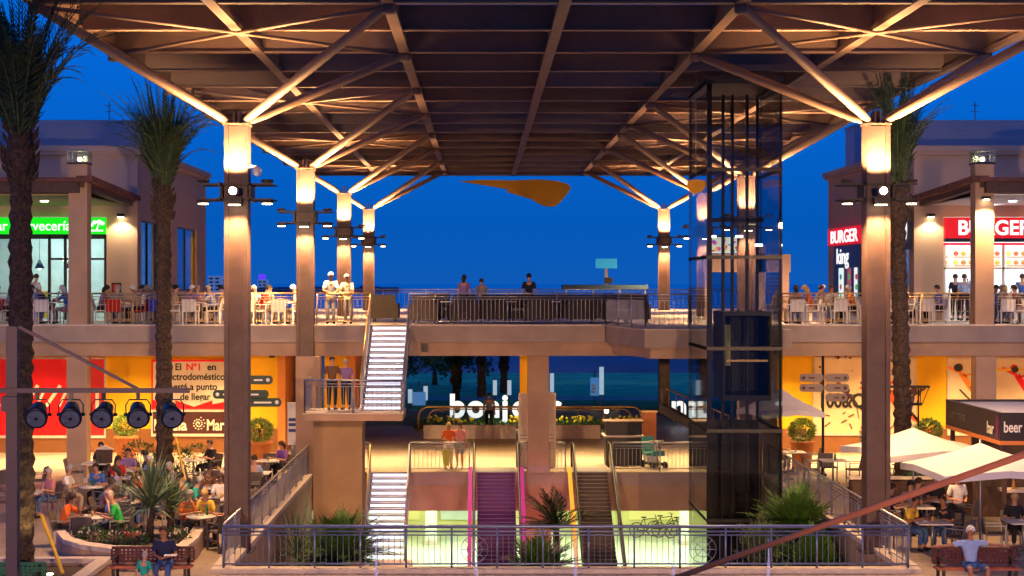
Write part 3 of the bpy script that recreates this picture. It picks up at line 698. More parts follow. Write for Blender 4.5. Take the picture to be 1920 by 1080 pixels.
# right murals : dancers
def fig(g,x,z,s,kind):
    L=lambda a,b_,w: g.beam((x+a[0]*s,62.42,z+a[1]*s),(x+b_[0]*s,62.42,z+b_[1]*s),.012,w*s)
    if kind==0: L((0,.5),(.1,.95),.16);L((.1,.95),(.5,1.2),.06);L((.05,.9),(-.35,1.05),.06);L((0,.5),(-.3,0),.09);L((0,.5),(.35,.1),.09)
    else: L((0,.5),(-.3,.95),.16);L((-.3,.95),(-.7,1.15),.07);L((0,.5),(.5,.15),.1);L((.5,.15),(.8,-.1),.06);L((0,.5),(.1,-.05),.09);L((-.25,.9),(.2,1.0),.05)
    g.ball((x+(.14 if kind==0 else -.38)*s,62.42,z+1.12*s),.11*s,.008,.13*s,8,5)
mural=mat('pale_mural',(.78,.58,.32),.7,0,.06,1.5)
t=poster_frame('wall_mural','pale mural with dancers and dark lettering behind the right fingerpost',12.62,16.4,.75,zt_-.02,mural)
g=MB(); fig(g,14.85,.9,1.5,0); fig(g,15.8,.95,1.5,1); g.build('dancers',mat('mural_orange',(.8,.10,.01),.6,0,.1),t)
g=MB(); fig(g,16.2,1.0,1.2,0); fig(g,14.2,1.35,.9,1); g.build('dark_dancers',mat('mural_dark',(.05,.015,.02),.6,0,.1),t)
text('100&C',.75,M['txt'],(12.75,62.41,1.72),parent=t,off=.02,ext=.005,sx=.8)
g=MB()
r=random.Random(5)
for k in range(26): g.ball((r.uniform(12.8,16.2),62.42,r.uniform(2.3,3.7)),r.uniform(.03,.1),.008,r.uniform(.02,.09),7,4)
for k in range(14): x,z=r.uniform(12.7,16.0),r.uniform(.8,1.5); g.beam((x,62.42,z),(x+r.uniform(-.4,.4),62.42,z+r.uniform(-.1,.2)),.01,.05)
g.build('mural_marks',mat('mural_brown',(.16,.05,.03),.6,0,.1),t)
t=poster_frame('wall_mural','pale mural with leaning orange dancer left of the right lantern pillar',17.7,19.15,.75,zt_-.02,mural)
g=MB(); fig(g,18.6,1.7,1.35,1); g.build('dancer',mat('mural_amber',(.85,.22,.01),.6,0,.1),t); MB().ball((18.05,62.41,3.22),.17,.01,.15).build('dancer_hair',M['txt'],t)
g=MB(); g.beam((18.1,62.41,2.4),(18.6,62.41,1.9),.01,.05); g.beam((18.5,62.41,2.5),(19.1,62.41,1.95),.01,.06); g.build('mural_marks',M['txt'],t)
t=poster_frame('wall_mural','pale mural with red dancer right of the right lantern pillar',19.5,23,.75,zt_-.02,mural)
g=MB(); fig(g,20.7,1.6,1.4,1); g.build('dancer',M['red'],t); MB().ball((20.2,62.41,3.15),.14,.01,.12).build('dancer_hair',M['txt'],t)
g=MB(); g.box(19.5,23,62.41,62.43,3.1,3.18); g.box(21.2,21.35,62.41,62.43,2.2,3.6); g.build('yellow_bars',M['yellow'],t)
# info totems by central pillar
for x,yy,l in ((1.45,57.2,'left'),(2.42,57.4,'right')):
    t=thing('info_panel','tall beige information panel just %s of the central pillar'%l,'panel',(x,yy,0)); MB().box(x-.17,x+.17,yy,yy+.12,0,2.6).build('board',M['coping'],t)
    for z in (1.0,1.12): MB().box(x-.12,x+.12,yy-.01,yy-.002,z,z+.04).build('text_line',M['grey'],t)
t=thing('info_panel','white board with blue notice beside the pillar left of the stairs','panel',(-6.4,56.2,0)); MB().box(-6.62,-6.25,56.2,56.3,.9,2.35).build('board',M['white'],t); MB().box(-6.5,-6.33,56.3,56.34,0,.9).build('post',M['grey'],t)
for z in (1.35,1.55,1.72): MB().box(-6.58,-6.3,56.18,56.197,z,z+.1).build('notice',mat('blue_print',(.03,.06,.25),.6,0,0),t)
g=MB(); g.box(-2.0,-1.8,54.6,54.78,4.15,4.42); o=g.build('loudspeaker',M['black']); tag(o,'small black loudspeaker on the beige terrace beam','speaker')
for x,z in ((-7.9,3.62),(11.0,3.75)):
    o=MB().box(x-.1,x+.1,62.0,62.3,z,z+.2).build('wall_spot',M['black']); tag(o,'small black spotlight high on the %s yellow arcade wall'%('left' if x<0 else 'right'),'spotlight')
# ---------------- glass lift ----------------
ex0,ex1,ey0,ey1=6.28,8.4,46,50
t=thing('glass_lift','dark glass lift tower standing in the sunken court','lift',((ex0+ex1)/2,48,-5))
g=MB()
g.quad((ex0,ey0,-5),(ex1,ey0,-5),(ex1,ey0,12.15),(ex0,ey0,12.15)); g.build('front_glass',M['dglass'],t)
g=MB(); g.quad((ex0,ey0,-5),(ex0,ey1,-5),(ex0,ey1,12.15),(ex0,ey0,12.15)); g.quad((ex1,ey0,-5),(ex1,ey1,-5),(ex1,ey1,12.15),(ex1,ey0,12.15)); g.build('side_glass',M['mglass'],t)
for x,w in ((ex0+.09,.13),(ex1-.05,.05)):
    MB().box(x-w/2,x+w/2,ey0+.03,ey0+.15,-5,12.1).build('corner_post',M['black'],t)
for (x,y) in ((ex0+.05,ey1-.08),(ex1-.05,ey1-.08)): MB().box(x-.04,x+.04,y-.05,y+.05,-5,12.1).build('corner_post',M['black'],t)
for x in (ex0+.75,ex0+1.02,ex0+1.45): MB().box(x-.035,x+.035,47.9,48.1,-5,11.9).build('guide_rail',M['black'],t)
for z in (-4.9,-2.6,-.2,2.3,4.6,7.15,9.6,12.05): g=MB(); g.box(ex0,ex1,ey0-.01,ey0+.05,z-.05,z+.05); g.box(ex0,ex0+.06,ey0,ey1,z-.05,z+.05); g.box(ex1-.06,ex1,ey0,ey1,z-.05,z+.05); g.build('crossbar',M['black'],t)
g=None
g=MB(); g.box(ex0-.03,ex1+.03,ey0-.03,ey1+.03,12.1,12.2); g.build('roof_cap',M['black'],t)
g=MB(); g.box(ex0+.55,ex1-.2,46.6,48.6,3.1,3.25); g.box(ex0+.55,ex1-.2,46.6,48.6,5.5,5.62); g.box(ex0+.55,ex0+.6,46.6,48.6,3.25,5.5); g.box(ex1-.25,ex1-.2,46.6,48.6,3.25,5.5); g.box(ex0+.6,ex1-.25,48.55,48.6,3.25,5.5); cab=g.build('cabin',M['black'],t)
MB().box(ex0+.65,ex0+1.1,48.5,48.54,4.0,5.2).build('notice',mat('cabin_notice',(.6,.5,.2),.6,0,.2,emit=(.6,.5,.2),es=.15),cab)
MB().box(ex0+.65,ex1-.3,46.62,46.66,4.2,4.26).build('grab_rail',M['brass'],cab)
for z in (8.2,): MB().box(ex0+.2,ex1-.2,47.9,48.1,z,z+.12).build('machine_beam',M['black'],t)
for x,z in ((ex0+.42,7.75),(ex0+1.2,7.75),(ex1-.35,7.5)): MB().box(x-.1,x+.1,47.8,47.9,z,z+.06).build('shaft_light',M['white_lamp'],t)
g=MB(); g.box(ex0+.1,ex1-.1,49.7,49.85,-5,2.3); g.build('dark_backing',M['black'],t)  # black sheet added so the lower shaft reads dark
# pavilion behind the lift with colourful sign
t=thing('pavilion','terrace pavilion with beige lintel seen through the lift glass','pavilion',(10.5,64,5.03))
g=MB(); g.box(8.6,12.0,64,64.25,6.85,7.55); g.build('lintel',M['bwall'],t)
for x in (8.8,10.9,11.8): MB().box(x-.14,x+.14,64,64.25,5.03,6.85 if x!=10.9 else 7.9).build('post',M['bwall'],t)
g=MB(); g.box(8.9,10.15,63.9,64,7.58,8.2); sg=tag(g.build('kiosk_sign',emis('sign_cream',(.9,.95,.7),1)),'colourful lit sign on the terrace pavilion behind the lift','sign')
r=random.Random(9)
for k in range(22):
    MB().ball((r.uniform(8.97,10.08),63.89,r.uniform(7.64,8.14)),r.uniform(.04,.1),.01,r.uniform(.04,.09),7,4).build('colour_dot',emis('dot',r.choice([(1,.1,.05),(.05,.5,.7),(.9,.1,.5),(.2,.6,.05),(1,.6,.05),(.4,.1,.6)]),.9),sg)
# ---------------- escalators ----------------
M['magenta']=emis('magenta_light_strip',(.62,.03,.26),.7); M['amber']=emis('amber_light_strip',(1,.42,.03),1.1)
M['steps_p']=mat('escalator_steps',(.14,.10,.16),.4,.5,.2,12); M['belt']=mat('black_handrail',(.01,.01,.02),.4)
def escalator(label,x0,x1,strip,glow,gcol):
    st_=mat('escalator_steps',gcol,.5,.2,.1,3)
    yt,yb=55.9,47.2; t=thing('escalator',label,'escalator',((x0+x1)/2,yb,-5)); n=48
    sl=lambda y: -5*(yt-y)/(yt-yb)
    g=MB()
    for k in range(n):
        y=yt-(yt-yb)*k/n; z=sl(y); dy=(yt-yb)/n
        g.box(x0+.24,x1-.24,y-dy,y,z-5/n-.03,z-5/n)
        g.box(x0+.24,x1-.24,y-dy*.12,y,z-5/n,z-.01)
    g.build('steps',st_,t)
    for side,x in ((-1,x0),(1,x1)):
        xi=x-side*.0
        g=MB(); g.add([(x-.05,yt,-.45),(x+.05,yt,-.45),(x+.05,yb,-5),(x-.05,yb,-5),(x-.05,yt,.12),(x+.05,yt,.12),(x+.05,yb,-4.9),(x-.05,yb,-4.9)],[(3,2,1,0),(4,5,6,7),(0,1,5,4),(1,2,6,5),(2,3,7,6),(3,0,4,7)]); g.build('skirt',M['grey'],t)
        xb=x-side*.13
        g=MB(); g.path([(xb,56.7,.1),(xb,56.95,.5),(xb,56.7,.93),(xb,yt,.93),(xb,yb,-4.07),(xb,yb-.5,-4.1)],.045,8); g.build('handrail_belt',M['belt'],t)
        g=MB(); g.add([(xb-.01,56.7,.1),(xb-.01,56.7,.9),(xb-.01,yt,.9),(xb-.01,yb,-4.1),(xb-.01,yb,-4.95),(xb-.01,yt,.05)],[(0,1,2,5),(5,2,3,4)]); g.build('balustrade_glass',M['mglass'],t)
        if side in glow:
            g=MB(); g.beam((x-side*.0,yt+.1,.16),(x-side*.0,yb,-4.84),.13,.06); g.build('light_strip',strip,t)
            g=MB(); xq=x-side*.06; g.add([(xq,yt,-.3),(xq,yb,-5),(xq,yb,-4.75),(xq,yt,.05)],[(0,1,2,3)]); g.build('glow_skirt',strip,t)  # skirt side glows itself, strip light put into its surface
    g=MB(); g.box(x0+.2,x1-.2,yt,57.2,.005,.03); g.build('landing_plate',M['grey'],t)
    return t
escalator('left escalator glowing magenta along both sides',-.38,1.36,M['magenta'],(-1,1),(.07,.018,.10))  # steps tinted purple, the magenta light put into their colour
escalator('right escalator with amber light along its left side',2.98,4.5,M['amber'],(-1,),(.085,.06,.05))
light('AREA','escalator_glow',(.5,53.0,.9),60,(1,.05,.6),.5,sy=3); 
light('POINT','escalator_glow',(1.95,54.6,-2.2),60,(1,.12,.15),.2); light('POINT','escalator_glow',(-1.3,54.4,-1.9),26,(1,.06,.2),.3)
# ---------------- walkway objects ----------------
t=thing('curved_balustrade','brass framed glass balustrade with rounded ends behind the walkway','railing',(2.0,72.5,0))
def bent(y,xa,xb,h=1.05,r=.45,base=.0):
    pts=[(xa,y,base),(xa,y,h-r)]+[(xa+r-r*math.cos(a*PI/12),y,h-r+r*math.sin(a*PI/12)) for a in range(1,7)]
    pts+=[(xb-r+r*math.sin(a*PI/12),y,h-r+r*math.cos(a*PI/12)) for a in range(0,6)]+[(xb,y,h-r),(xb,y,base)]
    return pts
g=MB(); g.path(bent(71.5,-2.75,6.95),.05,8); g.path(bent(71.5,-2.3,6.5,.95,.4),.03,8); g.build('frame',M['brass'],t)
g=MB(); g.quad((-2.3,71.55,0),(6.5,71.55,0),(6.5,71.55,.9),(-2.3,71.55,.9)); g.build('glass',M['glass'],t)
for x in (-1.2,4.2,5.3): MB().tube((x,71.5,0),(x,71.5,1.0),.03).build('post',M['brass'],t)
wall('low_wall','low tan wall in front of the curved balustrade left of the central pillar',[(-2.4,1.4,68.0,68.2,0,.55)],M['coping']); wall('low_wall','low tan wall in front of the curved balustrade right of the central pillar',[(2.6,4.9,68.0,68.2,0,.55)],M['coping'])
t=thing('kiosk_cabinet','tall black cabinet on the walkway right of the right escalator','cabinet',(5.0,58,0))
MB().box(4.38,5.65,58,58.9,0,1.0).build('body',M['black'],t); MB().box(4.3,5.7,57.95,59,1.0,1.06).build('worktop',M['coping'],t); MB().box(4.38,5.65,58.1,58.9,1.06,1.5).build('upper_box',M['black'],t); MB().box(4.3,5.72,57.98,59,1.5,1.56).build('lid',M['dark'],t)
t=thing('display_case','small brown glowing display case behind the walkway','display',(6.8,66,0))
MB().box(6.45,7.0,66,66.4,0,1.25).build('case',mat('brown_glow',(.3,.08,.02),.5,0,.3,3,emit=(.5,.12,.03),es=.25),t); MB().box(6.4,7.05,65.96,66.44,1.25,1.32).build('frame',M['brass'],t)
# mobility scooters (two)
M['teal']=mat('teal_plastic',(.08,.30,.28),.4,0,.1,4)
def scooter():
    t=thing('mobility_scooter','','scooter')
    MB().box(-.25,.25,-.35,.3,.12,.2).build('floor',M['black'],t,False); MB().box(-.24,.24,.1,.5,.42,.52).build('seat',M['teal'],t,False); g=MB(); g.beam((0,.5,.45),(0,.58,1.05),.44,.1); g.build('backrest',M['teal'],t,False)
    MB().box(-.2,.2,.1,.5,.15,.42).build('battery_box',M['white'],t,False); g=MB(); g.tube((0,-.35,.15),(0,-.2,.95),.04); g.tube((-.28,-.18,.95),(.28,-.18,.95),.02); g.build('tiller',M['grey'],t,False)
    MB().box(-.22,.22,-.42,-.28,.45,.62).build('basket',M['teal'],t,False)
    for x,y in ((-.24,-.4),(.24,-.4),(-.26,.38),(.26,.38)): MB().tube((x-.04,y,.13),(x+.04,y,.13),.13,n=12).build('wheel',M['black'],t,False)
    return t
s0=scooter(); s0.location=(6.0,57.3,0); s0.rotation_euler=(0,0,.3); s0['label']='teal mobility scooter on the walkway beside the black cabinet'
clone(s0,(7.75,57.2,0),-.3,'teal mobility scooter on the walkway behind the lift glass')
# letters
M['letter']=emis('white_letter_glow',(1,1,.98),1.0)
t=thing('letter_sign','giant white illuminated word standing in the flower bed','sign',(1.2,74,0))
x=-1.46
for ch,w in zip('bonjour',(.80,.78,.78,.47,.80,.80,.6)):
    text(ch,1.44,M['letter'],(x,74,.42),parent=t,name='letter',ext=.08,off=.045); MB().box(x+.12,x+.17,74,74.1,0,.44).build('foot',M['grey'],t); x+=w
t=thing('letter_sign','giant white illuminated letters further right beside the lift','sign',(9.9,74,0))
x=8.5
for ch in 'nd': text(ch,1.44,M['letter'],(x,74,.42),parent=t,name='letter',ext=.08,off=.045); MB().box(x+.12,x+.17,74,74.1,0,.44).build('foot',M['grey'],t); x+=.85
# ramp rail on the far right
t=thing('ramp_railing','sloping ramp railing with brass bars behind the walkway','railing',(9.3,68,0))
g=MB(); g.beam((7.55,69,1.2),(9.9,66,-.0),.3,.35); g.build('ramp_edge',M['grey'],t); g=MB(); g.tube((7.55,69,2.1),(9.9,66,1.1),.04); g.build('top_rail',M['brass'],t)
for k in range(10): a=k/9; x=7.55+2.35*a; MB().tube((x,69-3*a,1.2-1.2*a),(x,69-3*a,2.1-1.0*a),.022).build('bar',M['brass'],t)
# lower level shops / objects behind
M['shopy']=emis('lower_shop_glow',(.85,.80,.22),.75)
for k,(x0,x1,m) in enumerate(((-3.6,-2.9,'shopy'),(-1.9,.2,'interior'),(6.9,10.4,'shopy'),(-8,-5,'interior'))):
    t=thing('lower_shop_window','lit shop window on the lower level, number %d from the left'%(1+sorted((-3.6,-1.9,6.9,-8)).index(x0)),'shop window',(x0,76.8,-5),group='shop windows on the lower level')
    MB().box(x0,x1,76.8,76.95,-4.6,-2.2).build('pane',M[m],t); MB().box(x0-.06,x1+.06,76.75,76.82,-2.2,-2.1).build('header',M['grey'],t)

t=thing('pillar_lamp','small lamp high on the right lantern pillar lighting its face','lamp',(16.72,54.7,9.1))
MB().box(16.6,16.84,54.5,54.74,9.2,9.3).build('housing',M['black'],t); MB().box(16.63,16.81,54.52,54.7,9.18,9.199).build('lamp_glass',M['warm_lamp'],t)
light('SPOT','pillar_lamp_light',(16.72,54.3,9.15),1500,WARM,.05,R(110),.6,(0,.13,-1))

M['lowgrey']=mat('lower_pillar',(.5,.5,.42),.7,0,.06)
for i,x in enumerate((-2.2,5.2,8.9)):
    t=thing('pillar','pale square pillar on the lower level, %s from the left'%['first','second','third'][i],'pillar',(x,72,-5)); MB().box(x-.25,x+.25,71.75,72.25,-5,-1.33).build('shaft',M['lowgrey'],t); MB().box(x-.28,x+.28,71.72,72.28,-5,-4.8).build('plinth',M['render2'],t)
M['bike']=mat('dark_bike_paint',(.03,.04,.03),.4,.3,.1)
def bicycle(x,y,label,rz):
    t=thing('bicycle',label,'bicycle',(x,y,-5),rz,'parked bicycles on the lower level')
    for cx in (-.5,.5): g=MB(); g.path([(cx+.33*math.cos(a*PI/9),0,.34+.33*math.sin(a*PI/9)) for a in range(19)],.022,5,False); [g.tube((cx,0,.34),(cx+.33*math.cos(a*PI/4),0,.34+.33*math.sin(a*PI/4)),.004,n=3,cap=False) for a in range(8)]; g.build('wheel',M['black'],t,False)
    g=MB(); [g.tube(a,b_,.02,n=5) for a,b_ in (((-.5,0,.34),(-.05,0,.32)),((-.5,0,.34),(-.18,0,.85)),((-.18,0,.85),(-.05,0,.32)),((-.18,0,.82),(.35,0,.86)),((-.05,0,.32),(.35,0,.8)),((.5,0,.34),(.34,0,.98)))]; g.build('frame',M['bike'],t,False)
    MB().box(-.3,-.08,-.06,.06,.88,.93).build('saddle',M['black'],t,False); MB().tube((.33,-.25,1.0),(.33,.25,1.0),.018,n=6).build('handlebar',M['grey'],t,False)
for i,(px,D) in enumerate(((1215,74),(1245,74.5),(1275,74))): bicycle(P(px,0,D).x,D,'bicycle parked on the lower level before the yellow wall, %s one'%['left','middle','right'][i],.25*i)
# ---------------- palms & plants ----------------
def frond(g,base,dirh,elev0,length,droop,w,n=16,lw=.035,tied=0.0,rnd=random):
    """curved rachis with narrow leaflets on both sides"""
    p=Vector(base); pts=[]; e=elev0; h=Vector((math.cos(dirh),math.sin(dirh),0))
    seg=length/n
    for k in range(n+1):
        pts.append(p.copy()); d=h*math.cos(e)+Vector((0,0,math.sin(e))); p=p+d*seg; e-=droop/n*(.3+1.5*k/n)
    g.cur=1; g.path(pts,[.03*(1-.8*k/n) for k in range(n+1)],4,False); g.cur=0
    for k in range(2,n+1):
        t=k/n; d=(pts[k]-pts[k-1]).normalized(); side=d.cross(Vector((0,0,1)))
        if side.length<.05: side=Vector((-h.y,h.x,0))
        side.normalize(); upv=side.cross(d)
        ll=w*math.sin(PI*min(1,.12+.9*t))**.6*(1-.35*t)
        for q in (0,.5):
            b=pts[k-1].lerp(pts[k],q)
            for s in (-1,1):
                v=(side*s*(1-tied)+d*(.55+tied*1.6)+upv*rnd.uniform(-.15,.35)-Vector((0,0,.25*rnd.random()))).normalized()
                tip=b+v*ll*rnd.uniform(.8,1.1); m_=b+v*ll*.5
                x=d*lw*.5
                g.add([b-x*.6,m_-x,tip,m_+x],[(0,1,2,3)])
def trunk(g,x,y,z0,z1,r0,r1,rnd,lean=0):
    n=14; rings=int((z1-z0)/.16); b=len(g.v); g.smooth=False
    for i in range(rings+1):
        t=i/rings; r=r0+(r1-r0)*t; r*=1+(.10 if i%2 else -.06)
        for k in range(n):
            a=2*PI*(k+.5*(i%2))/n; rr=r*(1+rnd.uniform(-.09,.09)); g.v.append((x+lean*t+rr*math.cos(a),y+rr*math.sin(a),z0+(z1-z0)*t+rnd.uniform(-.02,.02)))
    for i in range(rings):
        for k in range(n): k2=(k+1)%n; g.face([b+i*n+k,b+i*n+k2,b+(i+1)*n+k2,b+(i+1)*n+k])
def palm(name,label,x,y,z0,zt,r,ch,spread,seed,nf=44,boss=.3,lean=0,group=None,ndr=9):
    rnd=random.Random(seed)
    t=thing(name,label,'palm tree',(x,y,z0),group=group)
    g=MB(); trunk(g,x,y,z0,zt,r*1.15,r*.92,rnd,lean); g.build('trunk',M['bark'],t)
    x+=lean
    g=MB(); g.smooth=True
    pr=[(r*.9,-.5),(r*1.3,-.15),(r*1.4,.1),(r*1.15,.5),(r*.85,1.0)]
    g.lathe((x,y,zt),pr,14,.08,rnd)
    for k in range(70):
        a=rnd.uniform(0,2*PI); zz=rnd.uniform(-.4,.9); rr=r*1.25*(1-.25*abs(zz-.1)); g.leaf((x+rr*math.cos(a),y+rr*math.sin(a),zt+zz),(math.cos(a)*.5,math.sin(a)*.5,1),.3,.09,(-math.sin(a),math.cos(a),0))
    g.build('crown_base',M['bark'],t)
    g=MB()
    for k in range(nf):
        a=rnd.uniform(0,2*PI); q=rnd.random(); e=R(89)-spread*q*.55; L=ch*(.72+.33*rnd.random())
        frond(g,(x+.6*r*math.cos(a),y+.6*r*math.sin(a),zt+.35+.3*rnd.random()),a,e,L,spread*.5+1.3*q**3,.36+.22*q,15,.055,.55*(1-q*.7),rnd)
    for k in range(ndr):
        a=rnd.uniform(0,2*PI); frond(g,(x+.8*r*math.cos(a),y+.8*r*math.sin(a),zt+.8+.9*rnd.random()),a,R(rnd.uniform(62,80)),ch*rnd.uniform(.55,.75),rnd.uniform(1.5,2.3),.42,15,.055,.2,rnd)
    g.build('crown',[M['frond'],M['frond2']],t)
    return t
palm('palm_tree','tallest palm with rough trunk at the left edge rising past the canopy',-9.72,34.8,.3,8.95,.235,3.5,.62,1,95,lean=-.02)
palm('palm_tree','slender palm with drooping green crown between the pillars at left',-10.0,52,.4,8.75,.235,3.8,.40,2,90,lean=-.05,ndr=20)
palm('palm_tree','palm with tightly tied upright crown behind the right front column',12.9,50.3,0,8.6,.24,3.9,.22,5,75,lean=-.2,ndr=0)
# distant palms in the garden
palm('garden_palm','palm with dark trunk beyond the giant white letters',0.0,93,0,3.2,.22,2.6,1.5,8,30,group=None)
palm('garden_palm','low palm left of the trunk beyond the giant letters',-1.4,90,0,1.2,.2,2.7,1.1,9,26)
palm('garden_palm','small palm right of the trunk beyond the giant letters',1.3,96,0,1.6,.2,2.7,1.2,10,26)
def fanplant(name,label,x,y,z0,h,seed,n=34,spread=1.2,m=None,cat='plant',lw=.10,zf=None):
    rnd=random.Random(seed); t=thing(name,label,cat,(x,y,-5))
    g=MB(); g.tube((x,y,-5),(x,y,z0+h*.25),.14,.10); g.build('stem',M['bark'],t)
    g=MB()
    for k in range(n):
        a=rnd.uniform(0,2*PI); q=rnd.random(); frond(g,(x,y,z0+h*.22),a,R(88)-spread*q,h*(.65+.35*rnd.random()),1.0*q+.3,h*.30,12,lw*.6,.2,rnd)
    g.build('foliage',m or [M['fcourt'],M['frond2']],t); return t
# spiky yucca on the round planter
def yucca(name,label,x,y,z0,h,seed,n=90):
    rnd=random.Random(seed); t=thing(name,label,'plant',(x,y,z0)); g=MB(); g.tube((x,y,z0),(x+.05,y,z0+h*.35),.1,.08); g.build('stem',M['bark'],t)
    g=MB()
    for k in range(n):
        a=rnd.uniform(0,2*PI); e=rnd.uniform(-.2,1.5); L=h*.62*rnd.uniform(.7,1.05); c=Vector((x+.04,y,z0+h*(.33+.12*rnd.random())))
        d=Vector((math.cos(a)*math.cos(e),math.sin(a)*math.cos(e),math.sin(e))); g.cur=0 if rnd.random()<.6 else 1
        u=d.cross(Vector((0,0,1))).normalized()*.022; m_=c+d*L*.55+Vector((0,0,.03)); tip=c+d*L-Vector((0,0,.06*L))
        g.add([c-u,m_-u*1.2,tip,m_+u*1.2,c+u],[(0,1,2,3,4)])
    g.build('foliage',[mat('yucca_leaf',(.13,.20,.12),.5,0,.3,6),M['frond2']],t); return t
def bush(name,label,x,y,z0,rx,ry,rz,n,seed,m=None,fl=None,cat='shrub',s=.09):
    rnd=random.Random(seed); t=thing(name,label,cat,(x,y,z0)); g=MB()
    for k in range(n):
        v=Vector((rnd.gauss(0,1),rnd.gauss(0,1),rnd.gauss(0,1))).normalized()*rnd.uniform(.55,1.05)**.5
        c=(x+v.x*rx,y+v.y*ry,z0+rz+v.z*rz); g.leaf(c,(v.x+rnd.uniform(-.6,.6),v.y+rnd.uniform(-.6,.6),v.z+rnd.uniform(-.2,.8)),s*rnd.uniform(.8,1.7),s*.6)
    g.build('foliage',m or M['leaf'],t)
    g=MB()
    for k in range(7): a=rnd.uniform(0,6.28); g.tube((x,y,z0),(x+rx*.6*math.cos(a),y+ry*.6*math.sin(a),z0+rz*1.2),.02,.008,4)
    g.build('stems',M['bark'],t)
    if fl:
        g=MB()
        for k in range(fl[1]):
            a=rnd.uniform(0,6.28); rr=rnd.uniform(.2,1); g.ball((x+rx*rr*math.cos(a),y-abs(ry*rr*math.sin(a)),z0+rz*(1.2+.7*rnd.random())),s*.45,n=6,m=4)
        g.build('flowers',fl[0],t)
    return t
def topiary(label,x,y,r=.42,lit=True):
    t=bush('topiary_pot',label,x,y,.95,r,r,r*.9,1500,int(x*10)%97,M['leafy'],cat='potted plant',s=.085)
    g=MB(); g.lathe((x,y,0),[(.28,0),(.30,.05),(.40,.85),(.44,.86),(.44,.95),(.36,.95)],14); g.build('pot',M['terra'],t)
    return t
M['terra']=mat('terracotta_pot',(.62,.20,.05),.7,0,.1,4,.1)
topiary('clipped round bush in terracotta pot right of the front left column',P(487,0,57).x,57); topiary('clipped round bush in terracotta pot between the red and cream posters',P(236,0,59).x,59)
topiary('clipped round bush in terracotta pot beside the lift on the right',P(1504,0,57).x,57); topiary('clipped round bush in terracotta pot right of the right palm trunk',P(1741,0,57).x,57)
M['pinkf']=mat('red_petals',(.6,.02,.03),.6,0,.2); M['yellowf']=mat('yellow_petals',(.85,.6,.03),.6,0,.2)
bush('shrub','dark potted shrub beside the brown menu stand at left',P(262,0,53).x,53,.35,.55,.5,.5,420,21); bush('shrub','dark shrub at the foot of the slender left palm',P(325,0,53).x,53.2,.3,.5,.4,.45,300,22)
bush('shrub','dark shrub under the black fascia board',P(368,0,54).x,54,.3,.45,.4,.42,300,23)
bush('shrub','dark flowering hedge bush beside the right front column, red flower',P(1625,0,47).x,46.5,.2,.6,.4,.42,400,24,fl=(M['pinkf'],6)); bush('shrub','dark hedge bush right of the right front column',P(1700,0,47).x,46.5,.2,.7,.4,.42,420,25); bush('shrub','dark hedge bush under the white parasols',P(1770,0,47).x,46.5,.2,.7,.4,.40,420,26)
bush('shrub','fuzzy shrub in front of the pale mural beside the column',P(1640,0,56).x,56,.6,.5,.4,.5,350,27,mat('olive_leaf',(.25,.22,.08),.6,0,.4,8))
# flower bed around letters
t=thing('flower_bed','flower bed with yellow blossoms below the giant white letters','flower bed',(3,74,0))
g=MB(); g.box(-3.0,7.6,72.6,75.5,0,.16); g.build('soil_bed',M['soil'],t)
g=MB(); r=random.Random(4)
for k in range(2600):
    x=r.uniform(-2.9,7.5); g.leaf((x,r.uniform(72.7,75.4),.1),(r.uniform(-.5,.5),r.uniform(-.5,.5),1),r.uniform(.1,.22),.07)
g.build('foliage',M['leaf'],t)
g=MB()
for k in range(130):
    c=r.choice((-1.9,-1.1,1.6,3.9,4.3,6.6,6.4)); g.ball((c+r.gauss(0,.33),72.7+r.random()*.4,.3+r.random()*.25),.06,n=6,m=4)
g.build('blossoms',emis('lit_yellow_petals',(.9,.7,.02),.0) if False else M['yellowf'],t)
light('AREA','bed_light',(2.2,71.9,1.6),110,(1,.8,.35),4,sy=.5,dirv=(0,1,-.7))
o=MB().ball((P(1137,0,73).x,73,.75),.1).build('bed_lamp',M['warm_lamp']); tag(o,'small glowing lamp among the flowers right of the central pillar','lamp')
# planters foreground
t=thing('planter','stone edged square planter around the tallest palm at lower left','planter',(-9.6,34.5,0))
pp=P(75,1040,34.5)
g=MB(); xo0,xo1,yo0,yo1=-14,-8.05,33.1,36.0
for a,b_,c,d in ((xo0,xo1,yo0,yo0+.3),(xo0,xo1,yo1-.3,yo1),(xo1-.3,xo1,yo0+.3,yo1-.3),(xo0,xo0+.3,yo0+.3,yo1-.3)): g.box(a,b_,c,d,.36,.46)
g.build('coping',M['coping'],t)
g=MB()
for a,b_,c,d in ((xo0+.02,xo1-.02,yo0+.02,yo0+.28),(xo0+.02,xo1-.02,yo1-.28,yo1-.02),(xo1-.28,xo1-.02,yo0+.28,yo1-.28),(xo0+.02,xo0+.28,yo0+.28,yo1-.28)): g.box(a,b_,c,d,0,.36)
g.build('wall_face',M['render'],t)
g=MB(); g.box(xo0+.3,xo1-.3,yo0+.3,yo1-.3,.0,.3); g.build('soil',M['soil'],t)
t=thing('uplight','small ground uplight glowing in the square planter beside the trunk','lamp',(-9.0,33.9,.3))
MB().lathe((-8.92,34.0,.3),[(.09,0),(.09,.12)],10).build('body',M['black'],t); MB().lathe((-8.92,34.0,.42),[(.08,0),(.08,.015)],10).build('lens',M['warm_lamp'],t)
light('SPOT','uplight_beam',(-8.92,34.05,.5),230,(1,.75,.3),.06,R(60),.5,(-.35,.3,1))
o=MB().beam((P(78,965,35).x,35,P(78,965,35).z),(P(118,1050,34.2).x,34.2,.4),.055,.055).build('yellow_prop',mat('yellow_prop_paint',(.75,.42,.02),.5)); tag(o,'yellow wooden prop leaning against the tallest palm trunk','prop')
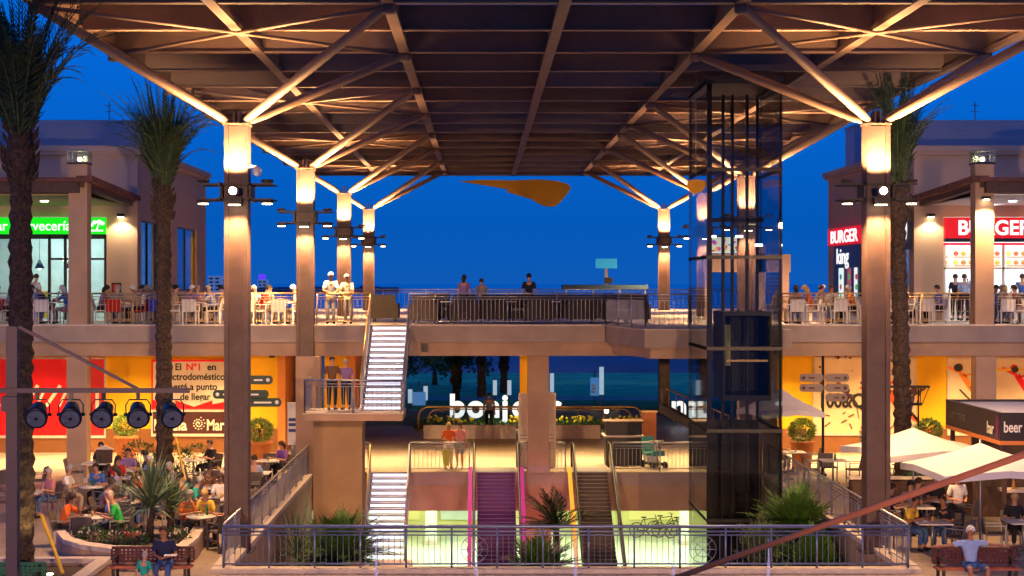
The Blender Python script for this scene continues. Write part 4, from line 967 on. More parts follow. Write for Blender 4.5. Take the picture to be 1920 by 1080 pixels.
o=MB().beam((P(330,820,52).x,52,P(330,820,52).z),(P(346,866,51).x,51,.35),.055,.055).build('yellow_prop',mat('yellow_prop_paint2',(.75,.42,.02),.5)); tag(o,'yellow wooden prop leaning on the slender left palm','prop')
# round planter
t=thing('planter','low rounded planter wall with yucca and flowers at lower left','planter',(-8.8,38,0))
pl=[(-13.4+.0,37.2)]+[(-12.4+3.1*1.0-0+.0,36.4)]
outer=[P(112,1012,38.6),P(140,1022,37.9),P(200,1030,37.2),P(300,1030,37.0),P(362,1020,37.2),P(440,0,40.6)]
zc=.48
oc=[(P(x,0,D).x,D) for x,D in ((105,39.6),(118,38.3),(150,37.5),(210,36.9),(290,36.8),(350,37.2),(372,38.6),(385,40.4))]
ic=[(P(x,0,D).x,D) for x,D in ((122,39.7),(134,38.7),(162,37.95),(215,37.4),(286,37.3),(334,37.6),(352,38.8),(362,40.2))]
g=MB(); w=MB()
for i in range(len(oc)-1):
    a,b_,c,d=oc[i],oc[i+1],ic[i+1],ic[i]; g.prism([a,b_,c,d],zc-.1,zc); w.prism([a,b_,c,d],0,zc-.101)
g.build('coping',M['coping'],t); w.build('wall_face',M['render'],t)
g=MB(); g.prism(ic,0,.34); g.build('soil',M['soil'],t)
yucca('yucca','tall spiky yucca in the rounded planter at lower left',P(280,0,38.9).x,38.9,.34,2.2,3,150); yucca('yucca','second smaller yucca behind at the right in the rounded planter',P(318,0,39.6).x,39.6,.34,1.7,4,90)
for i,(x,D,f) in enumerate(((170,38.6,8),(215,38.1,10),(250,38.2,14),(330,38.3,6))): bush('flower_shrub','low flowering shrub in the rounded planter, number %s from the left'%['one','two','three','four'][i],P(x,0,D).x,D,.3,.33,.25,.22,300,30+i,fl=(M['pinkf'] if i==2 else mat('pale_petals',(.6,.5,.45),.6,0,0),f),s=.06)
# lower level palms
fanplant('court_palm','bushy green palm in the sunken court beside the stairs',P(640,0,46).x,46,-1.75,1.75,41,130,1.45); fanplant('court_palm','second bushy palm close behind in the sunken court beside the stairs',P(603,0,47.5).x,47.5,-2.6,2.0,42,90,1.4)
fanplant('court_palm','dark palm between the two escalators on the lower level',P(1008,0,50).x,50,-3.0,1.9,43,70,1.5); fanplant('court_palm','dark leaning palm fronds beside the amber escalator',P(1043,0,53).x,53,-1.9,1.7,44,22,1.2,[M['frond'],M['frond2']])
fanplant('court_palm','bushy green palm in the sunken court right of the lift',P(1495,0,45).x,45,-1.1,1.9,45,130,1.45); fanplant('court_palm','dark bushy palm below the right side railing',P(1530,0,43.5).x,43.5,-2.0,1.9,46,90,1.4)
fanplant('court_palm','yellow green plant at the lift foot in the sunken court',P(1440,0,44).x,44.2,-1.9,1.9,47,50,1.3,[M['frond2'],M['frond']])
yucca('court_plant','browning spiky plant at the left coping of the court',P(555,0,46).x,46,-2.2,2.6,48,60)
# fountain jets
M['jet']=glassmat('water_jet_core',(.75,.78,1),.55,.1,(1,1,1)); 
for i,(x,e_) in enumerate(((705,1),(893,1),(1079,1),(1262,1),(1441,1))):
    D=35.4; t=thing('fountain_jet','thin lit water jet in front of the railing, %s from the left'%['first','second','third','fourth','fifth'][i],'fountain',(P(x,0,D).x,D,0),group='lit water jets before the front railing')
    r=random.Random(i)
    g=MB(); X_=P(x,0,D).x; g.path([(X_+r.uniform(-.006,.006),D,.0+.085*k) for k in range(12)],[.04-.003*k for k in range(12)],8); g.build('water_column',mat('glowing_water',(.6,.65,.95),.2,0,0,emit=(.45,.5,1),es=.3,alpha=.3),t)  # water glows itself, jet light put into its material
    g=MB()
    for k in range(60): a=r.uniform(0,6.28); z=r.uniform(0,1.0); q=.07*r.random()*(1.3-z*.6); g.ball((X_+q*math.cos(a),D+q*math.sin(a),z),.009,n=5,m=3)
    g.build('droplets',M['jet'],t)
    light('SPOT','jet_light',(X_,D-.25,.02),25,(.6,.65,1),.03,R(30),.5,(0,.12,1))
# lighting rig at left (near)
M['rig']=mat('rig_paint',(.045,.024,.045),.45,.2,.08,4)
DR=19.0; q=lambda x,y:P(x,y,DR)
t=thing('lighting_mast','purple brown steel mast with horizontal arm and diagonal brace at left','mast',(q(24,0).x,DR,0))
a=q(24,612); MB().box(a.x-.065,a.x+.065,DR-.06,DR+.06,0,a.z).build('pole',M['rig'],t)
b0=q(-60,731); b1=q(358,731); MB().box(b0.x,b1.x,DR-.135,DR-.07,b0.z-.027,b0.z+.027).build('arm',M['rig'],t)
MB().beam(q(40,612)+Vector((0,-.1,0)),q(262,728)+Vector((0,-.1,0)),.035,.035).build('brace',M['rig'],t)
MB().box(a.x-.09,a.x+.09,DR-.16,DR+.08,q(0,770).z,q(0,742).z).build('clamp_plate',M['rig'],t)
M['spotb']=mat('spot_housing',(.012,.014,.022),.35,.3,.1,6); M['lens']=mat('spot_lens',(.10,.12,.15),.08,.2,.2,20,0,spec=.8)
def spotlamp():
    t=thing('stage_spotlight','','spotlight'); z0=-.0
    g=MB(); g.path([(-.135,0,-.28),(-.14,0,-.16),(-.10,0,-.10),(.10,0,-.10),(.14,0,-.16),(.135,0,-.28)],.008,6); g.box(-.02,.02,-.02,.02,-.1,-.02); g.build('yoke',M['spotb'],t,False)
    g=MB(); d=Vector((.12,-1,-.42)).normalized(); c=Vector((0,0,-.27)); g.path([c-d*.2,c-d*.17,c-d*.02,c+d*.06,c+d*.10,c+d*.105],[.05,.085,.105,.128,.132,.115],14,True); body=g.build('housing',M['spotb'],t,False)
    g=MB(); g.tube(c+d*.106,c+d*.112,.105,n=14); g.build('lens',M['lens'],body,False)
    g=MB(); g.tube(c+d*.113,c+d*.12,.02,n=8); g.build('lens_boss',M['spotb'],body,False)
    g=MB(); g.tube((-.16,0,-.27),(-.12,0,-.27),.02); g.tube((.12,0,-.27),(.16,0,-.27),.02); g.build('pivot',M['spotb'],t,False)
    return t
sl=None
for i,x in enumerate((70,133,194,259,321)):
    p=P(x,733,DR-.1); lb='black round stage spotlight on the mast arm, %s'%['first from the pole','second from the pole','middle one of five','fourth from the pole','last one at the arm end'][i]
    if i==0: sl=spotlamp(); o=sl; o.location=p; o['label']=lb; o['group']='stage spotlights on the mast arm'
    else: o=clone(sl,p,[0,.05,-.1,.12,.2][i],lb,'stage spotlights on the mast arm')
# near handrail lower right
o=MB().tube(P(1240,1093,17),P(2060,803,12),.028,n=16).build('handrail',mat('redwood_rail',(.42,.14,.05),.4,0,.1,6)); tag(o,'reddish brown handrail crossing the lower right corner close up','handrail')
# orange wings under the canopy
M['wing']=mat('orange_sail',(.95,.42,.004),.6,0,.04,1)
def wing(label,pts,D,wires):
    t=thing('hanging_wing',label,'sculpture',(P(*pts[0],D).x,D,P(*pts[0],D).z))
    g=MB(); g.xprism([(P(x,y,D).x,P(x,y,D).z) for x,y in pts],D,D+.12); g.build('sail',M['wing'],t)
    for x,y in wires: a=P(x,y,D+.05); MB().tube(a,(a.x,a.y,ZB),.012,n=5).build('wire',M['grey'],t)
    return t
wing('large orange wing sculpture hanging under the rear canopy edge',[(860,340),(900,337),(960,338),(1010,336),(1045,339),(1065,345),(1071,352),(1062,366),(1048,382),(1038,388),(1022,387),(1010,382),(995,373),(970,366),(948,359),(955,356),(925,350),(895,343),(940,345),(960,346)][:17],91.5,((945,338),(1022,337)))
wing('small rounded orange wing sculpture beside the lift top',[(1288,345),(1293,338),(1310,336),(1322,340),(1323,350),(1315,360),(1300,363),(1292,356)],45.5,((1305,337),))
# fingerposts
def finger(label,x,y,h,m,arms,tm):
    t=thing('fingerpost',label,'signpost',(x,y,0)); MB().tube((x,y,0),(x,y,h),.045,n=8).build('pole',M['black'],t)
    MB().lathe((x,y,0),[(.14,0),(.14,.05),(.06,.12)],10).build('base',M['black'],t)
    for (z,xa,xb,tx) in arms:
        s=1 if abs(xb)>abs(xa) else -1; c=[(x+xa,z-.13)]; r_=.13
        g=MB(); e=MB(); lo,hi=x+xa,x+xb
        pl=[(lo+.1-.1*math.sin(k*PI/6),z-.13*math.cos(k*PI/6)) for k in range(7)]+[(hi-.1+.1*math.sin(k*PI/6),z+.13*math.cos(k*PI/6)) for k in range(7)]
        g.xprism(pl,y-.10,y-.06); ar=g.build('arm',m,t)
        e=MB(); e.ball(((lo if s<0 else hi)-s*.14,y-.105,z),.06,.01,.06,8,4); e.build('pictogram',tm,ar)
        if tx: text(tx,.13,tm,(lo+.28,y-.105,z-.05),parent=ar,ext=.003,off=.003)
        else: MB().box(lo+.3,hi-.3,y-.106,y-.1,z-.03,z+.02).build('line',tm,ar)
    return t
M['green_d']=mat('dark_green_sign',(.01,.035,.02),.4,0,.1)
xx=P(458,0,49).x; z=lambda y,D:EZ-(y-530)*D/F
finger('dark green fingerpost with three arms behind the front left column',xx,49,3.9,M['green_d'],[(z(712,49),.0,.86,''),(z(739,49),-.92,.74,''),(z(754,49),.0,1.12,'')],M['white'])
finger('beige fingerpost with several arms in front of the pale mural',P(1543,0,55).x,55,4.0,mat('taupe_sign',(.27,.19,.15),.5,0,.05),[(z(708,55),-.8,0,''),(z(727,55),-.8,0,''),(z(708,55),.06,.86,''),(z(727,55),.06,.86,''),(z(745,55),.06,.8,'')],M['dark'])
# basket ball like stand
t=thing('steel_stand','tall dark steel stand with two shelves behind the right palm','stand',(P(1715,0,53).x,53,0))
g=MB(); xa=P(1668,0,53).x; xb=P(1742,0,53).x; zz=z(727,53); g.box(xa,xb,52.9,53.1,zz,zz+.07); g.build('top_shelf',M['black'],t); zz2=z(760,53); MB().box(P(1690,0,53).x,P(1728,0,53).x,52.9,53.1,zz2,zz2+.08).build('lower_shelf',M['black'],t)
for (x1,x2) in ((1742,1728),(1728,1718),(1726,1726),(1690,1690)): MB().tube((P(x1,0,53).x,53,zz),(P(x2,0,53).x,53,zz2),.015,n=5).build('strut',M['black'],t)
for x1 in (1722,1694): MB().tube((P(x1,0,53).x,53,0),(P(x1,0,53).x,53,zz),.025,n=6).build('leg',M['black'],t)
# far town
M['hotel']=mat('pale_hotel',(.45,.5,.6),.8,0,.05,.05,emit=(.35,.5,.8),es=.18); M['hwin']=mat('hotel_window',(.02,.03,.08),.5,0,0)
def tower(label,px0,px1,pyt,D,rows,top=None):
    a=P(px0,pyt,D); b_=P(px1,pyt,D); t=thing('hotel_tower',label,'building',((a.x+b_.x)/2,D,0))
    MB().box(a.x,b_.x,D,D+12,-1,a.z).build('wall',M['hotel'],t); w=(b_.x-a.x)
    for k in range(rows):
        zz=a.z-(k+1)*(a.z+1)/(rows+1)
        for j in range(2): MB().box(a.x+w*(.1+.5*j),a.x+w*(.4+.5*j),D-.3,D-.05,zz,zz+(a.z+1)/(rows+1)*.45).build('window',M['hwin'],t)
    if top: MB().box(a.x+w*.1,b_.x-w*.2,D+1,D+6,a.z,a.z+4).build('roof_sign',emis('violet_roof_glow',(.15,.05,1),.9),t)
    return t
tower('pale hotel block on the horizon left of the front left column',390,413,517,1100,4); tower('pale hotel tower with violet roof light on the horizon',483,500,524,1300,3,True)
tower('dark low apartment block beside the pale hotel on the horizon',414,421,520,1150,3)
t=thing('town_skyline','low strip of distant town buildings on the left horizon','buildings',(-200,1200,0)); r=random.Random(2)
for k in range(26):
    px=300+k*17; a=P(px,541-r.random()*5,1200); MB().box(a.x,a.x+6+r.random()*3,1200,1210,-1,a.z).build('house',mat('far_house',(.12,.12,.2),.9,0,0) if k==0 else bpy.data.materials['far_house'],t)
# roundabout flags and totems
M['flagb']=mat('blue_sign_face',(.05,.25,.6),.5,0,0,emit=(.1,.35,.9),es=.35); M['totem']=mat('lit_totem',(.7,.8,.9),.5,0,0,emit=(.5,.75,1),es=.5)
for i,(x,y0,y1,D) in enumerate(((769,730,775,84),(798,724,770,86),(928,713,745,90),(955,713,742,90),(1035,700,735,92),(1128,688,740,82))):
    a=P(x,y0,D); t=thing('lit_totem','pale blue lit totem in the garden, %s from the left'%['first','second','third','fourth','fifth','sixth'][i],'totem',(a.x,D,0),group='lit totems in the garden')
    MB().box(a.x-.11,a.x+.11,D,D+.1,max(.3,P(0,y1,D).z),a.z).build('panel',M['totem'],t); MB().tube((a.x,D+.05,0),(a.x,D+.05,1.2),.04).build('post',M['grey'],t)
a=P(1115,708,83); t=thing('road_sign','blue road sign panel beside the tall lit totem','sign',(a.x,83,0)); MB().box(a.x-.22,a.x+.22,83,83.05,P(0,742,83).z,a.z).build('panel',M['flagb'],t); MB().tube((a.x,83.1,0),(a.x,83.1,2),.03).build('post',M['grey'],t)
text('S',.55,M['white'],(a.x-.17,82.98,P(0,736,83).z),parent=t,off=.02,ext=.005)
a=P(785,735,83); t=thing('road_sign','pale blue flag panel between the two left totems','sign',(a.x,83,0)); MB().box(a.x-.3,a.x+.35,83,83.05,P(0,760,83).z,a.z).build('panel',M['flagb'],t); MB().tube((a.x,83.1,0),(a.x,83.1,1.5),.03).build('post',M['grey'],t)
# garden trees
def tree(label,x,y,h,w,seed,m=None):
    rnd=random.Random(seed); t=thing('garden_tree',label,'tree',(x,y,0)); g=MB(); g.tube((x,y,0),(x,y,h*.45),.18,.1)
    for k in range(6): a=rnd.uniform(0,6.28); g.tube((x,y,h*.4),(x+w*.35*math.cos(a),y+w*.35*math.sin(a),h*.75),.07,.03,5)
    g.build('trunk',M['bark'],t); g=MB()
    cl=[(x+rnd.gauss(0,w*.25),y+rnd.gauss(0,w*.25),h*.65+rnd.gauss(0,h*.15)) for _ in range(9)]
    for k in range(900): c=rnd.choice(cl); g.leaf((c[0]+rnd.gauss(0,w*.12),c[1]+rnd.gauss(0,w*.12),c[2]+rnd.gauss(0,h*.09)),(rnd.uniform(-1,1),rnd.uniform(-1,1),rnd.uniform(-.5,1)),.3,.18)
    g.build('crown',m or M['leaf'],t)
for i,(px,y,h,w) in enumerate(((745,98,3.0,3),(815,104,2.6,3.4),(860,100,3.2,3),(1215,140,3,6),(1290,128,2.6,5))):
    tree('dark round garden tree beyond the arcade, %s from the left'%['first','second','third','fourth','fifth'][i],P(px,0,y).x,y,h,w,50+i)
# bar terrace canopy / far sign (upper deck)
t=thing('beach_bar_awning','long dark teal awning on posts at the rear of the terrace','awning',(P(1135,0,88).x,88,5.03))
a=P(1057,534,88); b_=P(1215,542,88); MB().box(a.x,b_.x,88,90.5,b_.z,a.z).build('roof',mat('teal_awning',(.015,.05,.09),.6),t)
for x in (1062,1112,1162,1210): MB().box(P(x,0,88).x-.05,P(x,0,88).x+.05,88.1,88.2,5.03,b_.z).build('post',M['grey'],t)
a=P(1117,485,89); b_=P(1157,503,89); t=thing('roof_sign','pale turquoise lit panel on a short mast over the awning','sign',(P(1137,0,89).x,89,6.1)); MB().box(a.x,b_.x,89,89.1,b_.z,a.z).build('panel',emis('turquoise_panel',(.02,.33,.55),.8),t); MB().box(P(1134,0,89).x,P(1140,0,89).x,89.1,89.2,6.1,b_.z).build('mast',M['grey'],t); MB().box(P(1133,0,89).x,P(1148,0,89).x,88.9,89.09,P(0,532,89).z,P(0,520,89).z).build('box',M['black'],t)
# ---------------- added floodlight masts, unseen behind the viewpoint, warm fill for plaza and fascia ----------------
for x,sd in ((-10,'left'),(13,'right')):
    y=-25; t=thing('floodlight_mast','added unseen floodlight mast behind the viewpoint on the %s'%sd,'light mast',(x,y,0))
    MB().tube((x,y,0),(x,y,9.0),.12,.07,10).build('pole',M['grey'],t); MB().lathe((x,y,0),[(.25,0),(.25,.1),(.13,.3)],10).build('base',M['grey'],t)
    g=MB(); g.box(x-.9,x+.9,y-.05,y+.05,8.95,9.05); g.build('crossarm',M['grey'],t)
    for dx in (-.7,0,.7):
        h=MB().box(x+dx-.22,x+dx+.22,y-.05,y+.2,8.5,8.9).build('lamp_head',M['grey'],t); MB().box(x+dx-.19,x+dx+.19,y+.2,y+.215,8.53,8.87).build('lamp_glass',M['warm_lamp'],h)
    light('SPOT','added_fill_light',(x,y+.4,8.7),LAMPW,(1,.55,.27),.4,R(56),.3,(.02*(1 if x<0 else -1),1,-.44))  # added fill spot, no such lamp in view
# ---------------- furniture ----------------
M['rattan']=mat('grey_brown_weave',(.13,.10,.085),.7,0,.3,30,.2); M['whitep']=mat('white_chair_plastic',(.78,.74,.68),.5,0,.05,4); M['legm']=mat('chair_leg_metal',(.30,.29,.28),.4,.6,.05)
M['redc']=mat('red_chair_back',(.5,.01,.02),.5,0,.1); M['bluec']=mat('blue_chair_cover',(.02,.06,.5),.6,0,.1); M['tabletop']=mat('pale_table_top',(.72,.66,.58),.4,0,.05); M['clothy']=mat('amber_table_top',(.75,.5,.2),.5,0,.1)
def mkchair(m,arm=True,lm=None):
    t=thing('cafe_chair','','chair'); lm=lm or M['legm']
    MB().box(-.24,.24,-.22,.24,.42,.46).build('seat',m,t,False)
    g=MB(); g.add([(-.24,.21,.46),(.24,.21,.46),(.24,.25,.46),(-.24,.25,.46),(-.25,.30,.86),(.25,.30,.86),(.25,.34,.86),(-.25,.34,.86)],[(3,2,1,0),(4,5,6,7),(0,1,5,4),(1,2,6,5),(2,3,7,6),(3,0,4,7)]); g.build('backrest',m,t,False)
    for x in (-.22,.22):
        for y in (-.2,.23): MB().beam((x,y,0),(x,y,.42),.035,.035).build('leg',lm,t,False)
        if arm: g=MB(); g.beam((x*1.1,-.2,.42),(x*1.1,-.2,.65),.03,.03); g.beam((x*1.1,-.22,.66),(x*1.1,.27,.66),.05,.025); g.build('armrest',lm,t,False)
    return t
def mktable(topm,r=.38,sq=False,cloth=False):
    t=thing('cafe_table','','table')
    g=MB(); g.box(-r,r,-r,r,.71,.74) if sq else g.lathe((0,0,.71),[(r,0),(r,.03)],20); g.build('table_top',topm,t,False)
    MB().tube((0,0,.04),(0,0,.71),.035,n=8).build('pedestal',M['legm'],t,False); MB().lathe((0,0,0),[(.24,0),(.22,.03),(.05,.05)],14).build('base',M['legm'],t,False)
    return t
protoC={}
def chair(kind,loc,rz,label,group):
    if kind not in protoC:
        m={'rattan':M['rattan'],'white':M['whitep'],'red':M['redc'],'blue':M['bluec']}[kind]
        o=mkchair(m,kind!='blue',M['whitep'] if kind=='white' else None); protoC[kind]=o; o.location=loc; o.rotation_euler=(0,0,rz); o['label']=label; o['group']=group; return o
    return clone(protoC[kind],loc,rz,label,group)
protoT={}
def table(kind,loc,label,group):
    if kind not in protoT:
        o={'pale':lambda:mktable(M['tabletop']),'sq':lambda:mktable(M['tabletop'],.4,True),'amber':lambda:mktable(M['clothy'],.4,True)}[kind](); protoT[kind]=o; o.location=loc; o['label']=label; o['group']=group; return o
    return clone(protoT[kind],loc,0,label,group)
M['ceram']=mat('white_ceramic',(.8,.78,.72),.3,0,0); M['drink']=mat('amber_drink',(.6,.3,.05),.2,0,0); M['bottle']=mat('green_glass_bottle',(.02,.12,.03),.15,0,0)
ncrock=[0]
def crockery(x,y,z,where,r):
    ncrock[0]+=1
    o=MB().lathe((x,y,z+.001),[(.05,0),(.11,.015),(.12,.02)],12).build('plate',M['ceram']); tag(o,'white plate on '+where,'plate','plates on the cafe tables')
    xx,yy=x+r.uniform(.12,.2),y+r.uniform(-.15,.15)
    k=r.random()
    if k<.5: o=MB().lathe((xx,yy,z+.001),[(.03,0),(.035,.13)],10).build('glass',M['drink']); tag(o,'amber drink glass on '+where,'glass','glasses on the cafe tables')
    else: o=MB().lathe((xx,yy,z+.001),[(.035,0),(.035,.16),(.013,.2),(.013,.27)],10).build('bottle',M['bottle']); tag(o,'green bottle on '+where,'bottle','bottles on the cafe tables')
# ---------------- people ----------------
def skin(verts,edges,radii,sub=2,root=0):
    me=bpy.data.meshes.new('sk'); me.from_pydata([tuple(v) for v in verts],edges,[])
    o=bpy.data.objects.new('sk',me); C.objects.link(o); m=o.modifiers.new('s','SKIN'); m.use_smooth_shade=True
    for i,r in enumerate(radii):
        sv=me.skin_vertices[0].data[i]; sv.radius=r if hasattr(r,'__len__') else (r,r); sv.use_root=(i==root)
    s=o.modifiers.new('u','SUBSURF'); s.levels=sub; s.render_levels=sub
    dg=bpy.context.evaluated_depsgraph_get(); out=bpy.data.meshes.new_from_object(o.evaluated_get(dg))
    bpy.data.objects.remove(o); return out
def J(pose):
    """joints of a pose, figure faces -Y, feet at z=0"""
    j={}
    if pose.startswith('sit'):
        pz=.50; lean={'sit':.0,'sit_fwd':-.16,'sit_wide':.06,'sit_chin':-.12,'sit_read':-.14}.get(pose,0)
        j['pel']=(0,.08,pz); j['sp']=(0,.09+lean*.35,pz+.20); j['ch']=(0,.08+lean*.8,pz+.40); j['nk']=(0,.06+lean,pz+.545); j['hb']=(0,.04+lean*1.15,pz+.62); j['hd']=(0,.015+lean*1.25,pz+.715); j['ht']=(0,.02+lean*1.25,pz+.80)
        for s,k in ((-1,'L'),(1,'R')):
            j['sh'+k]=(s*.17,.08+lean*.9,pz+.475)
            j['hp'+k]=(s*.09,.05,pz-.01); j['kn'+k]=(s*(.13 if pose!='sit_wide' else .2),-.38,pz+.0); j['an'+k]=(s*.13,-.34,.09); j['to'+k]=(s*.14,-.52,.04)
            if pose=='sit_wide': j['el'+k]=(s*.45,.12,pz+.42); j['wr'+k]=(s*.70,.16,pz+.40)
            elif pose=='sit_chin' and s==1: j['el'+k]=(s*.22,-.28,pz+.26); j['wr'+k]=(s*.10,-.24,pz+.50)
            elif pose=='sit_read': j['el'+k]=(s*.24,-.02,pz+.22); j['wr'+k]=(s*.08,-.26,pz+.20)
            else: j['el'+k]=(s*.24,-.02+lean*.5,pz+.21); j['wr'+k]=(s*.17,-.27+lean*.3,pz+.27)
    else:
        lean={'stand':0,'lean':-.16,'walk':-.02}.get(pose,0)
        j['pel']=(0,0,.95); j['sp']=(0,lean*.3,1.14); j['ch']=(0,lean*.7,1.32); j['nk']=(0,.0+lean,1.46); j['hb']=(0,-.015+lean*1.1,1.53); j['hd']=(0,-.03+lean*1.2,1.63); j['ht']=(0,-.025+lean*1.2,1.715)
        for s,k in ((-1,'L'),(1,'R')):
            j['sh'+k]=(s*.175,lean*.85,1.395); j['hp'+k]=(s*.09,0,.91)
            w=.22*s if pose=='walk' else 0
            j['kn'+k]=(s*.10,-.03-w*.5,.49); j['an'+k]=(s*.10,.03-w*1.1+(.06 if w<0 else 0),.10+(.05 if w<0 else 0)); j['to'+k]=(s*.12,j['an'+k][1]-.16,.045)
            if pose=='lean': j['el'+k]=(s*.24,lean-.10,1.12); j['wr'+k]=(s*.16,lean-.32,1.10)
            elif pose=='hands': j['el'+k]=(s*.25,.02,1.12); j['wr'+k]=(s*.12,-.2,1.1)
            else: j['el'+k]=(s*.235,.02+w*.3,1.12); j['wr'+k]=(s*.25,-.05+w*.7,.88)
    return {k:Vector(v) for k,v in j.items()}
PM={}
def posemesh(pose):
    if pose in PM: return PM[pose]
    j=J(pose); V=[];Ed=[];Rr=[];ix={}
    def av(k,p,r,par=None):
        ix[k]=len(V); V.append(p); Rr.append(r)
        if par is not None: Ed.append((ix[par],ix[k]))
    av('pel',j['pel'],(.135,.10)); av('sp',j['sp'],(.12,.09),'pel'); av('ch',j['ch'],(.145,.10),'sp'); av('nk',j['nk'],.052,'ch'); av('hb',j['hb'],.06,'nk'); av('hd',j['hd'],(.078,.092),'hb'); av('ht',j['ht'],.05,'hd')
    for k in 'LR':
        s=-1 if k=='L' else 1
        av('sh'+k,j['sh'+k],.055,'ch'); av('el'+k,j['el'+k],.038,'sh'+k); av('wr'+k,j['wr'+k],.026,'el'+k)
        d=(j['wr'+k]-j['el'+k]).normalized(); c=j['wr'+k]+d*.05; av('pm'+k,c,(.036,.02),'wr'+k)
        sd=Vector((0,0,1)).cross(d)
        if sd.length<.1: sd=Vector((0,1,0))
        sd.normalize(); dn=Vector((0,0,-1)) if abs(d.z)<.7 else Vector((-s,0,0))
        for f,(o_,l) in enumerate(((-.03,.07),(-.01,.08),(.01,.075),(.03,.06))):
            a=c+d*.035+sd*o_; av('f%d%s'%(f,k),a+d*l*.5,.009,'pm'+k); av('g%d%s'%(f,k),a+d*l*.85+dn*l*.35,.008,'f%d%s'%(f,k))
        av('th'+k,c-sd*.05*s+d*.01,.010,'pm'+k); av('ti'+k,c-sd*.062*s+d*.045+dn*.01,.009,'th'+k)
        av('hp'+k,j['hp'+k],.088,'pel'); av('kn'+k,j['kn'+k],.058,'hp'+k); m_=j['kn'+k].lerp(j['an'+k],.35)+Vector((0,.015,0)); av('cf'+k,m_,.055,'kn'+k); av('an'+k,j['an'+k],.036,'cf'+k); av('to'+k,j['to'+k],(.04,.028),'an'+k)
    body=skin(V,Ed,Rr,2)
    # face: nose, ears, brow joined into the body mesh
    h=j['hd']; bm=bmesh.new(); bm.from_mesh(body)
    def bl(c,r,sc):
        q=bmesh.ops.create_uvsphere(bm,u_segments=8,v_segments=6,radius=r)
        bmesh.ops.scale(bm,vec=sc,verts=q['verts']); bmesh.ops.translate(bm,vec=c,verts=q['verts'])
        for f in {f for v in q['verts'] for f in v.link_faces}: f.smooth=True
    bl(h+Vector((0,-.095,-.02)),.018,(.8,1.1,1.5)); bl(h+Vector((-.082,0,-.01)),.022,(.4,.8,1.3)); bl(h+Vector((.082,0,-.01)),.022,(.4,.8,1.3))
    bm.to_mesh(body); bm.free()
    # eyes and mouth (one small mesh)
    g=MB()
    for s in (-1,1): g.ball(h+Vector((s*.032,-.083,.012)),.011,.008,.007,6,4)
    g.ball(h+Vector((0,-.083,-.052)),.024,.008,.006,8,4); g.build('face_tmp',M['txt']); eyes=bpy.data.objects[-1].data if False else g_last(g)
    # shirt
    def chain(ks,rs,cut=None):
        return ks,rs
    V=[];Ed=[];Rr=[];ix={}
    av('pel',j['pel']+Vector((0,0,-.02)),(.150,.118)); av('sp',j['sp'],(.138,.108),'pel'); av('ch',j['ch'],(.162,.118),'sp'); av('nk',j['nk']-Vector((0,0,.035)),.075,'ch')
    for k in 'LR': av('sh'+k,j['sh'+k],.072,'ch'); av('el'+k,j['sh'+k].lerp(j['el'+k],.82),.062,'sh'+k)
    shirt=skin(V,Ed,Rr,2)
    V=[];Ed=[];Rr=[];ix={}
    av('pel',j['pel']+Vector((0,0,.0)),(.143,.112))
    for k in 'LR': av('hp'+k,j['hp'+k],.100,'pel'); av('kn'+k,j['kn'+k],.074,'hp'+k); av('an'+k,j['kn'+k].lerp(j['an'+k],.86),.058,'kn'+k)
    trs=skin(V,Ed,Rr,2)
    V=[];Ed=[];Rr=[];ix={}
    av('pel',j['pel'],(.143,.112))
    for k in 'LR': av('hp'+k,j['hp'+k],.102,'pel'); av('kn'+k,j['hp'+k].lerp(j['kn'+k],.9),.082,'hp'+k)
    sho=skin(V,Ed,Rr,2)
    g=MB()
    for k in 'LR': a=j['an'+k]; b_=j['to'+k]; g.path([a+Vector((0,.045,-.045)),a+Vector((0,.0,-.035)),b_+Vector((0,.03,.0)),b_+Vector((0,-.03,-.01))],[.035,.048,.046,.028],8)
    shoes=g_last(g,True)
    def hair(kind):
        g=MB(); g.smooth=True; n=14; b=0; m=8
        for i in range(m+1):
            for k in range(n):
                a=2*PI*k/n; fr=max(0,-math.sin(a)); t_=PI*(.0+ (.62-.22*fr+(.12 if kind=='long' else 0))*i/m)
                r=1.0
                g.v.append((h.x+.098*math.sin(t_)*math.cos(a),h.y+.005+.112*math.sin(t_)*math.sin(a),h.z+.012+.118*math.cos(t_)))
        for i in range(m):
            for k in range(n): k2=(k+1)%n; g.face([i*n+k,i*n+k2,(i+1)*n+k2,(i+1)*n+k])
        if kind=='long':
            g.path([h+Vector((0,.07,.03)),h+Vector((0,.10,-.08)),h+Vector((0,.10,-.2))],[.07,.08,.05],10)
        if kind=='cap': g.path([h+Vector((0,-.09,.06)),h+Vector((0,-.17,.045))],[.05,.03],8)
        return g_last(g,True)
    PM[pose]=dict(body=body,eyes=eyes,shirt=shirt,trousers=trs,shorts=sho,shoes=shoes,short=hair('short'),long=hair('long'),cap=hair('cap'))
    return PM[pose]
def g_last(g,keep=False):
    for o in list(bpy.data.objects):
        if o.name.startswith('face_tmp'): bpy.data.objects.remove(o)
    o=g.build('tmpmesh',M['txt']); me=o.data; bpy.data.objects.remove(o)
    for p in me.polygons: p.use_smooth=True
    return me
COLM={}
def cm(c,kind='fabric'):
    k=(c,kind)
    if k not in COLM: COLM[k]=mat(kind+'_'+'_'.join('%02d'%int(v*99) for v in c),c,.85 if kind=='fabric' else .7,0,.18,7,.1)
    return COLM[k]
